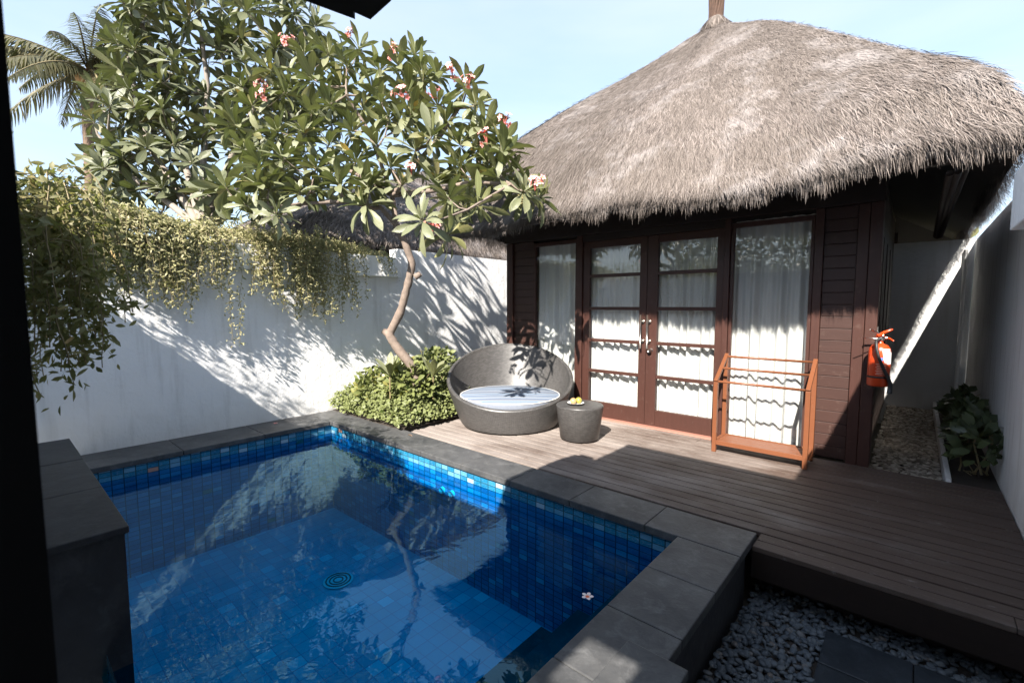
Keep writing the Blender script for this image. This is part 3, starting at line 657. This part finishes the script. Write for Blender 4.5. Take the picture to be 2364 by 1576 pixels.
# fire extinguisher
ec=at(2030,825,4.10); ex_,ey=ec[0],ec[1]; zb0=.785; r=.080
fe=thing('fire_extinguisher','red fire extinguisher hanging on the bungalow corner post','fire extinguisher',(ex_,ey,zb0))
b=MB(); b.lathe((ex_,ey,zb0),[(0.001,0),(r-.01,0),(r,.012),(r,.30),(r*.93,.335),(r*.7,.362),(r*.35,.375),(.022,.382),(.02,.41)],36); put('cylinder',b,M['red'],fe,smooth=True)
b=MB(); b.tube([(ex_,ey,zb0+.405),(ex_,ey,zb0+.44)],[.03,.026],12); b.tube([(ex_,ey,zb0+.425),(ex_+.05*RT[0],ey+.05*RT[1],zb0+.425)],.014,10)
put('valve',b,M['metal'],fe,smooth=True)
def V3(rt,up,aw=0): return (ex_+rt*RT[0]-aw*F[0],ey+rt*RT[1]-aw*F[1],zb0+up)
b=MB(); b.tube([V3(-.03,.44),V3(.03,.475),V3(.10,.50)],[.016,.014,.008],8); b.tube([V3(.02,.435),V3(.08,.42),V3(.115,.40)],[.012,.009,.006],8)
put('lever',b,M['red'],fe,smooth=True)
b=MB(); b.tube([V3(-.09,.50),V3(-.04,.475),V3(.02,.445)],[.009,.008,.008],8); b.tube([V3(.05,.47),V3(.085,.515)],.003,6); b.tube([V3(-.02,.42),V3(-.12,.425),V3(-.16,.425)],.004,6); put('safety_pin',b,M['metal'],fe,smooth=True)
b=MB(); pts=[V3(-.02,.425,.03),V3(-.085,.405,.06),V3(-.095,.34,.085),V3(-.075,.25,.095),V3(-.035,.16,.10),V3(.01,.08,.10),V3(.03,.03,.10),V3(.035,-.05,.09)]
b.tube(pts,[.012,.012,.012,.012,.013,.014,.018,.02],10); put('hose',b,M['rubber'],fe,smooth=True)
b=MB(); b.lathe((ex_,ey,zb0),[(r+.001,.075),(r+.004,.077),(r+.004,.09),(r+.001,.092)],36); put('strap',b,M['rubber'],fe,smooth=True)
ang0=math.atan2(-F[1],-F[0])
def curved(a0,a1,z0,z1,rr,mat,name,tilt=0.):
    b=MB(); n=8; vs=[]
    for j,z in enumerate((z0,z1)):
        for i in range(n+1): a=ang0-(a0+(a1-a0)*i/n+tilt*(j-.5)); vs.append((ex_+rr*math.cos(a),ey+rr*math.sin(a),zb0+z))
    b.add(vs,[(i,i+1,n+2+i,n+1+i) for i in range(n)]); return put(name,b,mat,fe,smooth=True)
curved(-1.0,-.05,.20,.305,r+.0015,M['label'],'paper_label'); curved(-.45,.35,.215,.335,r+.003,M['label'],'paper_label',.25)
curved(.30,.75,.232,.258,r+.0015,M['blue'],'blue_mark')
for i,z in enumerate((.20,.185,.17,.155,.14,.125,.11)): curved(.0,.95-.1*(i%2),z,z+.0035,r+.0015,M['cream'],'printed_line')
b=MB(); b.box(-.262,-.256,5.36,5.44,.9,1.3); put('bracket',b,M['metal'],fe)
# ============================================================= GRAVEL, SLABS, PASSAGE
def pebbles(name,region,n,size,z,mat,flat_=.45,excl=(),seed=1):
    rs=np.random.default_rng(seed); V=[];Fc=[];Rn=[];o=0
    import itertools
    nu,nv=8,5; base=[(0,0,-1)]
    for j in range(1,nv):
        th=-math.pi/2+math.pi*j/nv
        for i in range(nu): base.append((math.cos(th)*math.cos(2*math.pi*i/nu),math.cos(th)*math.sin(2*math.pi*i/nu),math.sin(th)))
    base.append((0,0,1)); B=np.array(base); fs=[]
    for i in range(nu): fs.append((0,1+(i+1)%nu,1+i,1+i)); fs.append((len(B)-1,1+(nv-2)*nu+i,1+(nv-2)*nu+(i+1)%nu,1+(nv-2)*nu+(i+1)%nu))
    quads=[(1+j*nu+i,1+j*nu+(i+1)%nu,1+(j+1)*nu+(i+1)%nu,1+(j+1)*nu+i) for j in range(nv-2) for i in range(nu)]
    tris=[f[:3] for f in fs]; mb=MB(); rr=[]
    x0,x1,y0,y1=region; cnt=0
    while cnt<n:
        x=rs.uniform(x0,x1); y=rs.uniform(y0,y1)
        if any(a<x<b_ and c<y<d for a,b_,c,d in excl): cnt+=.2; continue
        cnt+=1; s=rs.uniform(*size); a=rs.random()*6.28; el=rs.uniform(.6,.95); tl=rs.normal(0,.22,2)
        P=B*np.array([s,s*el,s*flat_*rs.uniform(.7,1.2)]); ca,sa=math.cos(a),math.sin(a)
        P=P@np.array([[ca,sa,0],[-sa,ca,0],[0,0,1]]); P[:,2]+=P[:,0]*tl[0]+P[:,1]*tl[1]
        P+=np.array([x,y,z+rs.uniform(-.004,.016)]); mb.add(P,tris+quads); rr+=[rs.random()]*len(B)
    me=mb.mesh(name); a_=me.attributes.new('rnd','FLOAT','POINT'); a_.data.foreach_set('value',rr)
    return tag(put(name,me,mat,None,smooth=True),kind='stuff')
SL=(-.305,.60,1.9,3.10)
b=MB(); b.box(-.70,.6,-.9,3.29,-.415,-.355); tag(put('gravel_bed',b,M['soil']),kind='structure')
o=pebbles('river_pebbles',(-.70,.6,1.2,3.29),3600,(.014,.026),-.347,M['pebble'],.5,[(-.29,.60,1.9,3.04)]); o['label']='bed of rounded blue grey river pebbles beside the pool'
ps=[thing('stepping_slab','dark slate stepping slab nearest the deck edge','stepping slab',(.1,2.9,-.35),'slate stepping slabs'),
    thing('stepping_slab','dark slate slab behind the stepping slab, nearer the camera','stepping slab',(.1,2.4,-.35),'slate stepping slabs')]
for p_,(y0,y1) in zip(ps,((2.72,3.03),(2.0,2.713))):
    b=MB(); b.box(-.29,.08,y0,y1,-.354,-.32); b.box(.084,.44,y0,y1,-.354,-.3205); put('slab_top',b,M['slab'],p_,bevel=.006)
b=MB(); b.box(-.26,.6,5.36,9.56,-.415,-.125); tag(put('passage_path',b,M['soil']),kind='structure')
o=pebbles('pale_pebbles',(-.27,.26,5.38,9.5),3000,(.018,.036),-.115,M['pebble_pale'],.35,(),4); o['label']='pale flat pebbles covering the narrow side passage'
b=MB(); b.box(.262,.30,5.36,9.54,-.4,.02); cb=tag(put('planter_kerb',b,M['stucco_old'],None,bevel=.004),'low white kerb between the pebble passage and the shaded plants','kerb')
b=MB(); b.box(.301,.599,5.36,9.54,-.4,-.02); tag(put('planter_soil',b,M['soil']),kind='structure')
# ============================================================= PLANTS
def rosette(c,axis,n,L,rs,droop=1.):
    axis=nrm(np.array(axis)); u=nrm(np.cross(axis,[.3,.9,.1])); v=np.cross(axis,u)
    ph=np.arange(n)*2.399+rs.random()*6; k=np.arange(n)/n
    el=np.interp(k,[0,.35,.75,1],[1.25,.75,.15,-.55*droop])+rs.normal(0,.16,n)
    rad=u[None]*np.cos(ph)[:,None]+v[None]*np.sin(ph)[:,None]
    D=rad*np.cos(el)[:,None]+axis[None]*np.sin(el)[:,None]
    N=-rad*np.sin(el)[:,None]+axis[None]*np.cos(el)[:,None]
    P=np.array(c)[None]+axis[None]*((1-k)*.05-.06)[:,None]+rad*.01
    N=N+rs.normal(0,.34,(n,3)); D=D+rs.normal(0,.10,(n,3))
    Ls=L*np.interp(k,[0,.25,1],[.45,.95,1.0])*rs.uniform(.68,1.12,n)
    bd=rs.uniform(.1,1.0,n)+.35*(k>.6); D=D+np.array([0,0,-.12])*(k>.6)[:,None]
    return P,D,N,Ls,Ls*rs.uniform(.23,.30,n),bd
def tree(name,label,root,limbs,tips,leafL,mat,bark,seed,nl=(15,22),trunk_r=.055,flowers=(),dense=1):
    global RNG; rs=np.random.default_rng(seed); RNG=rs
    T=thing(name,label,'tree',tuple(root[0]))
    b=MB(); rp=[np.array(p,float) for p in root]; fine=[]
    for i in range(len(rp)-1):
        p1,p2=rp[i],rp[i+1]
        for q in range(6):
            t=q/6; fine.append(p1*(1-t)+p2*t)
    fine.append(rp[-1]); fr=np.linspace(trunk_r,trunk_r*.62,len(fine))*(1+rs.normal(0,.045,len(fine)))
    sm=[fine[0]]+[(fine[i-1]+fine[i]*2+fine[i+1])/4 for i in range(1,len(fine)-1)]+[fine[-1]]
    fr[2::7]*=1.09; b.tube(sm,fr,14)
    if name=='frangipani_tree' and trunk_r<.075:
        kk=at(898,772,5.84); b.tube([kk+np.array([.02,.02,-.03]),kk+RT*-.05+np.array([0,0,.035]),kk+RT*-.075+np.array([0,0,.05])],[.045,.042,.036],12)
        k2=at(958,640,5.68); b.tube([k2,k2+RT*.05+np.array([0,0,.03]),k2+RT*.07+np.array([0,0,.045])],[.04,.035,.028],10)
    nodes=[(np.array(root[-1]),trunk_r*.6)]
    for lb in limbs:
        lb=[np.array(p) for p in lb]; rd=np.linspace(trunk_r*.55,trunk_r*.25,len(lb))
        b.tube(lb,rd,8); nodes+=[(p,r) for p,r in zip(lb[1:],rd[1:])]
    A=[[] for _ in range(6)]
    cen=np.mean([t for t in tips],axis=0); FL=[]
    for t in tips:
        t=np.array(t); d=[np.linalg.norm(t-p)+.6*max(0,p[2]-t[2]+.1) for p,_ in nodes]; i=int(np.argmin(d)); p,r0=nodes[i]
        dist=np.linalg.norm(t-p); mid=p*.5+t*.5+np.array([0,0,-.12*dist])+rs.normal(0,.035*dist,3); q=p*.15+t*.85+np.array([0,0,-.06*dist])
        rr=min(r0*.85,.027); b.tube([p,mid,q,t],[rr,rr*.8,rr*.62,.009],6); nodes.append((mid,rr*.8)); nodes.append((q,rr*.6))
        ax=nrm(nrm(t-q)*.6+np.array([0,0,.75])+nrm(t-cen)*.35+rs.normal(0,.2,3))
        for k,a in enumerate(rosette(t,ax,int(rs.integers(*nl)),leafL*rs.uniform(.85,1.1),rs)): A[k].append(a)
    put('trunk',b,bark,T,smooth=True)
    A=[np.concatenate(a) for a in A]
    put('crown',quick('crown',strips(A[0],A[1],A[2],A[3],A[4],LEAF,A[5],.22)),mat,T)
    for fc in flowers: flower_cluster(fc,T,rs)
    return T
def blossom(c,axis,r,rs):
    axis=nrm(np.array(axis)); u=nrm(np.cross(axis,[.2,.5,.8])); v=np.cross(axis,u); ph=np.arange(5)*2*math.pi/5+rs.random()*3
    rad=u[None]*np.cos(ph)[:,None]+v[None]*np.sin(ph)[:,None]
    return strips(np.repeat(np.array(c)[None],5,0),rad*.9+axis*.45,axis[None]-rad*.4,r,r*.62,[(0,.12),(.4,.42),(.75,.5),(1,.12)],.5,.12)
def flower_cluster(c,T,rs,n=8,mat=None):
    c=np.array(c); b=MB(); bl_=[]
    for i in range(n):
        e=c+nrm(rs.normal(size=3)+np.array([.1,-.3,.5]))*rs.uniform(.03,.10); b.tube([c-np.array([0,0,.06]),(c+e)/2,e],.0035,5)
        bl_.append(blossom(e,nrm(e-c)+np.array([.2,-.5,.2]),rs.uniform(.030,.042),rs))
    s_=put('flower_cluster',b,M['stem_red'],T)
    for q in bl_: put('blossom',quick('blossom',q),M['petal'],s_)
M['stem_red']=simple('reddish_stalk',(.35,.08,.06),.6,9,.2,.1)
# front frangipani (leans over the deck)
tr0=[at(962,890,5.95),at(955,850,5.9),at(915,800,5.86),at(898,772,5.84),at(925,720,5.8),at(942,655,5.72),at(952,610,5.66),at(935,560,5.6),at(915,520,5.55)]
lims=[[at(915,520,5.55),at(880,480,5.5),at(800,465,5.4),at(700,470,5.3),at(620,480,5.2)],
      [at(915,520,5.55),at(905,450,5.5),at(880,380,5.5),at(850,300,5.5),at(800,220,5.5)],
      [at(905,450,5.5),at(960,380,5.3),at(1020,310,5.2),at(1060,250,5.2)],
      [at(905,450,5.5),at(1000,440,5.1),at(1090,420,4.8),at(1180,425,4.6)],
      [at(905,450,5.5),at(820,400,5.6),at(740,370,5.7)]]
tp=[(840,470,5.2),(640,490,5.0),(560,470,5.1),(620,430,5.2),(730,385,5.4),(850,430,5.3),(970,505,3.85),(1090,410,4.8),(1210,440,4.5),(1130,370,4.9),(1060,330,5.0),(960,340,5.1),(870,330,5.4),(1010,240,5.2),(1080,200,5.3),(1120,290,5.0),(940,210,5.4),(860,200,5.5),(970,160,5.5),(800,150,5.6),(760,240,5.5),(700,300,5.5),(650,360,5.3),(720,180,5.7),(810,300,5.4),(900,270,5.3),(1010,420,5.0),(1160,330,4.8),(760,330,5.5),(930,420,5.2),(520,430,5.3),(1050,470,4.8),(690,440,5.2),(780,420,5.3),(600,380,5.4),(560,340,5.6),(640,300,5.6),(700,120,5.8),(620,160,5.9),(580,240,5.8),(760,120,5.7),(840,250,5.6),(930,290,5.2),(1000,310,5.0),(1060,380,4.9),(900,380,5.3),(820,370,5.5),(960,120,5.6),(540,290,5.8),(1100,340,4.9),(1150,400,4.7),(730,440,5.5),(590,420,5.1),(980,180,5.3),(880,160,5.6),(1035,455,4.4),(1075,480,4.75),(1205,440,4.84),(1250,455,4.6),(1040,540,4.15),(1165,345,4.6),(1110,470,4.5),(1180,400,5.0),(920,150,5.5),(1010,170,5.4),(880,230,5.4),(950,260,5.3),(1030,280,5.2),(1100,240,5.1),(980,390,5.2),(1110,310,5.2),(860,420,5.4),(720,260,5.6),(660,210,5.8),(790,200,5.7),(830,110,5.7),(640,430,5.4),(1060,420,5.2),(700,350,5.6)]
fl=[at(1080,190,5.1),at(925,215,5.2),at(900,120,5.4),at(1165,280,4.9),at(1125,320,4.8),at(950,390,5.0),at(1000,215,5.1),at(1045,165,5.2),at(610,215,5.5),at(805,75,5.6),at(1235,425,4.4),at(1000,520,4.6),at(660,95,5.7)]
front_tree=tree('frangipani_tree','frangipani with a crooked bare trunk and pink flowers rising from the shrubs by the pool',tr0,lims,[at(*p) for p in tp],.33,M['leaf'],M['bark'],4,(17,24),.062,fl)
# back frangipani behind the wall
rs=np.random.default_rng(9)
base=on(430,520,0,-7.3); base[2]=-.3
r0=[base,base+np.array([0,.1,1.0]),np.array([base[0],base[1]+.1,2.0]),np.array([base[0]+.1,base[1]+.15,2.5])]
f0=r0[-1]
lims=[]
for (a,c,d) in (((340,330,6.6),(310,200,6.5),(290,90,6.6)),((420,350,6.7),(380,200,6.6),(330,60,6.6)),((470,360,6.6),(480,200,6.6),(460,40,6.7)),((540,350,6.5),(600,220,6.4),(680,90,6.4)),((340,430,6.3),(270,390,6.2),(240,330,6.3)),((560,430,6.3),(640,400,6.3),(700,300,6.3))):
    lims.append([f0,at(*a),at(*c),at(*d)])
tips=[]
poly=lambda x,y: (y>60+max(0,(200-x))*.75-(x>200)*90) and y<max(500,0) and x>120+abs(y-300)*.06
k=0
while len(tips)<190 and k<14000:
    k+=1; x=rs.uniform(120,800); y=rs.uniform(-90,500)
    if x<265 and y<190: continue
    if x<185 : continue
    if x<225 and y>330: continue
    if x>740 and y<40: continue
    if x>640 and y>460: continue
    p=at(x,y,rs.uniform(5.9,7.2))
    if p[0]>-6.1 and rs.random()<.5 : continue
    if all(np.linalg.norm(p-q)>.20 for q in tips): tips.append(p)
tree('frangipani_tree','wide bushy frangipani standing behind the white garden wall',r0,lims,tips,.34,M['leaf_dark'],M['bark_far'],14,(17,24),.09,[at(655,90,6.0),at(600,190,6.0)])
# far right and rear leafy trees for the horizon / reflections
# palm
pc=at(205,165,15.)
pt=thing('coconut_palm','coconut palm with drooping fronds at the far upper left','palm tree',(pc[0]-.6,pc[1]-.3,-.4))
b=MB(); b.tube([(pc[0]-.2,pc[1]-.3,-.4),(pc[0]-.12,pc[1]-.2,2.5),(pc[0]-.05,pc[1]-.1,pc[2]-1.2),(pc[0],pc[1],pc[2])],[.2,.16,.14,.2],10); put('trunk',b,M['bark_palm'],pt,smooth=True)
rs=np.random.default_rng(3); RNG=rs
for i in range(24):
    a=i*2.399; el=rs.uniform(-.25,1.1); L=rs.uniform(2.4,3.2); d=np.array([math.cos(a)*math.cos(el),math.sin(a)*math.cos(el),math.sin(el)]); 
    n_=34; ts=np.linspace(0,1,n_); g=np.array([0,0,-1.]); pts=[pc+d*L*t+g*(1.25*t*t*(.6+.6*math.cos(el))) for t in ts]
    b=MB(); b.tube(pts[::3],np.linspace(.035,.008,len(pts[::3])),5); fr=put('frond',b,M['stem'],pt)
    P=[];D=[];N=[];Ls=[]
    for j in range(3,n_):
        tg=nrm(pts[j]-pts[j-1]); sd=nrm(np.cross(tg,[0,0,1]));
        for s in (-1,1):
            for q in range(2):
                P.append(pts[j]-tg*q*.045); D.append(sd*s*.75+tg*.55+np.array([0,0,-.55])+rs.normal(0,.1,3)); N.append(np.array([0,0,1.])+sd*s*.4); Ls.append(.62*math.sin(math.pi*min(.97,.15+.8*ts[j]))+.12)
    put('leaflets',quick('leaflets',flat(np.array(P),np.array(D),np.array(N),np.array(Ls),.045,.6)),M['palm'],fr)
for i in range(5):
    a=i*1.3; b=MB(); c=pc+np.array([math.cos(a)*.28,math.sin(a)*.28,-.32]); b.lathe(c,[(.13*math.sin(q)+1e-4,-.15*math.cos(q)) for q in np.linspace(0,math.pi,9)],10); put('coconut',b,M['fruit2'],pt,smooth=True)
# creeper on the left wall
def creeper(name,label,mound,strands,mat,leaf,seed,stemr=.0022):
    """mound: list of arrays of leaf centres (P,outward); strands: list of (start, length, spread)"""
    global RNG; rs=np.random.default_rng(seed); RNG=rs
    P=[];D=[];N=[]
    if len(mound):
        m_=np.array(mound); n=len(m_); P.append(m_); D.append(nrm(rs.normal(size=(n,3))+np.array([.5,0,.1]))); N.append(nrm(rs.normal(size=(n,3))*.7+np.array([.4,-.4,.8])))
    b=MB()
    for (p0,L,out,dens) in strands:
        p=np.array(p0,float); d=nrm(np.array(out)+rs.normal(0,.3,3)); pts=[p.copy()]; st=.03; m_=int(L/st)
        for j in range(m_):
            d=nrm(d+np.array([0,0,-.30])+rs.normal(0,.12,3)*np.array([.5,1,.6])); p=p+d*st
            if p[0]<WX+.11 and p[2]>1.9 and out[0]>.2: p[0]=WX+.11+abs(rs.normal(0,.01))
            pts.append(p.copy())
        if len(pts)>2: b.tube(pts[::2] if len(pts)>5 else pts,stemr,4,cap=False)
        pts=np.array(pts); k=max(2,int(L*dens)); ii=rs.integers(0,len(pts),k); q=pts[ii]+rs.normal(0,leaf*.48,(k,3))
        P.append(q); D.append(nrm(rs.normal(size=(k,3))+np.array([.2,-.1,-.35]))); N.append(nrm(rs.normal(size=(k,3))*.6+np.array([.5,-.6,.4])))
    P=np.concatenate(P);D=np.concatenate(D);N=np.concatenate(N); n=len(P)
    T=thing(name,label,'creeper',tuple(P.mean(0)))
    put('stems',b,M['stem'],T); put('foliage',quick('foliage',strips(P,D,N,leaf*rs.uniform(.6,1.25,n),leaf*.36*rs.uniform(.7,1.2,n),OVAL,.4,.2)),mat,T)
    return T
rs=np.random.default_rng(6)
def wallY(px): return on(px,600,0,WX+.12)[1]
def topz(px,py): return on(px,py,0,WX-.05)[2]
ys0,ys1=wallY(20),wallY(905)
prof=[(60,470),(200,480),(330,485),(450,520),(600,535),(740,552),(840,572),(915,590)]
pys=[wallY(a) for a,_ in prof]; pzs=[topz(a,c) for a,c in prof]
md=[]
for i in range(8500):
    y=rs.uniform(ys0-.6,ys1); zt=np.interp(y,pys,pzs)+.07*(vnoise(y*6,2)-.4)+.05*(vnoise(y*17,4)-.5); x=WX+rs.uniform(-.42,.10)
    if x>WX-.03 and (wallY(470)<y<wallY(560) or y>wallY(772)): continue
    h=zt-.25*max(0,(x-(WX-.1)))-abs(rs.normal(0,.05)); lo=2.2
    md.append((x,y,max(lo,h) if x<WX+.1 else max(h-rs.random()*.12,2.05)))
hang=[(60,1.35,300),(150,760,0)]
clumps=[(110,330,610,170),(235,325,690,190),(345,430,725,230),(455,500,700,60),(520,545,700,14),(575,640,735,120),(660,755,745,210),(765,805,735,45),(835,846,655,7),(875,900,640,10),(200,905,590,150)]
strs=[]
for (a,c,ybot,n) in clumps:
    for i in range(int(n*.30)):
        px=rs.uniform(a,c); y=wallY(px); zb_=on(px,ybot,0,WX+.12)[2]; L=(2.25-zb_)*rs.uniform(.25,1.0)**.8
        strs.append(((WX+rs.uniform(-.1,.06),y,np.interp(y,pys,pzs)+rs.uniform(-.12,-.02)),L+.12,(.9,0,.15),78))
# a few long single strands and upright sprigs
for px,yb2 in ((531,785),(263,700),(285,690),(430,730),(503,705),(545,780),(790,740),(838,690),(883,640)):
    y=wallY(px); strs.append(((WX+.06,y,2.25),2.25-on(px,yb2,0,WX+.12)[2]+.1,(.8,0,0),90))
for i in range(120):
    y=rs.uniform(ys0,ys1); strs.append(((WX+rs.uniform(-.3,.05),y,np.interp(y,pys,pzs)-.05),rs.uniform(.1,.28),(rs.normal(0,.4),rs.normal(0,.4),2.6),80))
creeper('wall_creeper','yellow green small leaved creeper spilling over the top of the white garden wall',md,strs,M['vine'],.047,8)
# near creeper over the return wall
md=[];strs=[]
for i in range(50):
    x=55+165*rs.random()**1.4; dep=rs.uniform(2.3,3.0); yb3=np.interp(x,[60,130,200,260,300],[960,960,900,720,560])*rs.uniform(.72,1.0)
    s=at(x-30,rs.uniform(400,560),dep); e=at(x,yb3,dep); strs.append((s,max(.15,s[2]-e[2]),(.35,.3,.2),85))
for i in range(22):
    s=at(rs.uniform(40,180),rs.uniform(430,560),rs.uniform(2.6,3.4)); strs.append((s,rs.uniform(.2,.5),(.8,.5,.5),70))
for i in range(500): md.append(at(rs.uniform(30,170)*rs.uniform(.6,1),rs.uniform(460,700),rs.uniform(2.5,3.2)))
for i in range(2200): md.append(np.array([rs.uniform(-6.1,-3.3),rs.uniform(-.25,.12),2.14+.42*rs.random()**1.5]))
for (x,y) in ((60,480),(90,470),(110,440)): strs.append((at(x,y,2.6),.75,(1.0,.7,.9),34))
creeper('wall_creeper','large drooping creeper hanging close to the camera beside the dark post on the left',md,strs,M['vine_near'],.058,18,.003)
# planting bed
b=MB(); b.box(-6.149,-4.52,3.201,5.34,-.4,.03); tag(put('planting_soil',b,M['soil']),kind='structure')
rs=np.random.default_rng(12); RNG=rs
n=13000; x=rs.uniform(-6.1,-4.45,n); y=rs.uniform(3.14,5.1,n)
hh=np.clip(np.minimum((x+6.25)*1.2,np.minimum((-4.40-x)*1.6,(y-3.08)*1.15)),.04,.40)+.10*vnoise(x*7+y*4,3)
z=hh*rs.uniform(.55,1.,n)+.03
P=np.column_stack([x,y,z]); g=tag(put('ground_cover',quick('ground_cover',strips(P,rv(n)+np.array([.2,-.4,.1]),nrm(rv(n)*.6+np.array([.2,-.6,.9])),rs.uniform(.03,.06,n),rs.uniform(.025,.045,n),OVAL,.4,.15)),M['cover']),'low bright green ground cover spilling over the coping below the frangipani',None,None,'stuff')
def leafy(name,label,c,rad,n,L,mat,seed,up=.5,cat='shrub',stems=7):
    global RNG; rs=np.random.default_rng(seed); RNG=rs; c=np.array(c,float); rad=np.array(rad,float)
    T=thing(name,label,cat,(c[0],c[1],.03)); b=MB(); P=[];D=[];N=[]
    for k in range(stems):
        e=c+rad*nrm(rs.normal(size=3)+np.array([0,0,.6]))*rs.uniform(.6,1.); s0=np.array([c[0],c[1],.02])+rs.normal(0,.04,3)*[1,1,0]
        b.tube([s0,(s0+e)/2+rs.normal(0,.04,3),e],[.009,.007,.004],6)
    q=nrm(rs.normal(size=(n,3)))*rs.uniform(.55,1,(n,1))**.6; q[:,2]=np.abs(q[:,2])*1.0-.15
    P=c+q*rad; 
    put('stems',b,M['stem'],T)
    put('foliage',quick('foliage',strips(P,nrm(q+rs.normal(0,.5,(n,3))+np.array([0,0,.2])),nrm(rs.normal(0,.5,(n,3))+np.array([.1,-.45,.9])),L*rs.uniform(.65,1.2,n),L*.62*rs.uniform(.8,1.15,n),OVAL,.5,.2)),mat,T)
leafy('shrub','rounded yellow green shrub at the left of the planting bed against the white wall',(-5.50,3.5,.32),(.36,.28,.38),380,.085,M['shrub'],31)
leafy('shrub','yellow leaved shrub around the foot of the frangipani trunk',(-4.95,3.62,.44),(.42,.3,.42),460,.095,M['shrub'],32)
leafy('shrub','dark green bushy shrub between the frangipani and the daybed',(-5.12,4.25,.50),(.36,.42,.46),600,.085,M['cover'],33)
leafy('shrub','dense low green shrub beside the front of the daybed',(-4.86,3.78,.26),(.30,.32,.36),480,.065,M['cover'],34)
for (px,py,dep,lab,s) in ((900,850,5.75,'upright strap leaved seedling left of the frangipani trunk',1),(1000,850,5.9,'upright strap leaved seedling right of the frangipani trunk',2)):
    c=at(px,py+20,dep); rs=np.random.default_rng(s); T=thing('frangipani_seedling',lab,'plant',tuple((c[0],c[1],.03)))
    n=9; a=np.arange(n)*2.4; el=rs.uniform(.65,1.35,n); Dv=np.column_stack([np.cos(a)*np.cos(el),np.sin(a)*np.cos(el),np.sin(el)])
    put('foliage',quick('foliage',strips(np.repeat(c[None],n,0),Dv,np.column_stack([-np.cos(a)*np.sin(el),-np.sin(a)*np.sin(el),np.cos(el)]),rs.uniform(.25,.36,n),.085,LEAF,.3,.25)),M['leaf'],T)
    b=MB(); b.tube([(c[0],c[1],.02),c],[.012,.009],6); put('stem',b,M['stem'],T)
for i,(y,r_,lab) in enumerate(((5.75,.26,'nearest broad leaved plant at the foot of the right wall'),(6.5,.27,'middle broad leaved plant along the right wall'),(7.4,.27,'broad leaved plant farthest down the shaded passage'))):
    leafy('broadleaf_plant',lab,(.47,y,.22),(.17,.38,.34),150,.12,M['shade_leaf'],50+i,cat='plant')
# reflected greenery behind the pavilion, seen only in the glass and water
rs=np.random.default_rng(77); RNG=rs
n=7000; P=np.column_stack([rs.uniform(-7,3,n),rs.uniform(-7.4,-6.4,n),2.5+1.6*rs.random(n)**1.6]); P[:,2]+= .5*vnoise(P[:,0]*1.3,5)-.3
tag(put('hedge',quick('hedge',strips(P,rv(n),rv(n),rs.uniform(.12,.24,n),.08,OVAL,.4,.2)),M['leaf']),'leafy hedge on top of the rear garden wall',None,None,'stuff')
n=5000; P=np.column_stack([rs.uniform(-.5,9,n),rs.uniform(11.5,13.5,n),1.2+1.5*rs.random(n)**1.5])
tag(put('distant_greenery',quick('distant_greenery',strips(P,rv(n),rv(n),rs.uniform(.15,.3,n),.1,OVAL,.4,.2)),M['vine']),'green growth beyond the passage wall seen through the gap under the eave',None,None,'stuff')
# floating blossoms / fallen leaves
def floater(c,r,mat,label,cat='flower',z=WZ+.006):
    rs=np.random.default_rng(int(abs(c[0])*1000)); T=thing('fallen_flower',label,cat,(c[0],c[1],z),'fallen blossoms')
    put('petals',quick('petals',blossom((c[0],c[1],z),(0,0,1),r,rs)),mat,T)
floater(on(1356,1380,2,WZ),.036,M['petal_white'],'white frangipani blossom floating on the dark water near the pool corner')
floater(on(636,978,2,.026),.03,M['petal'],'pink blossom lying on the coping by the white wall',z=.03)
c=on(940,1003,2,.03); P=np.array([[c[0],c[1],.03]]); T=thing('fallen_leaf','dry brown leaf lying on the coping in front of the ground cover','leaf',tuple(P[0]))
put('blade',quick('blade',strips(P,np.array([[1,.2,.25]]),np.array([[0,0,1.]]),.09,.03,OVAL,.8,.3)),M['bark_palm'],T)
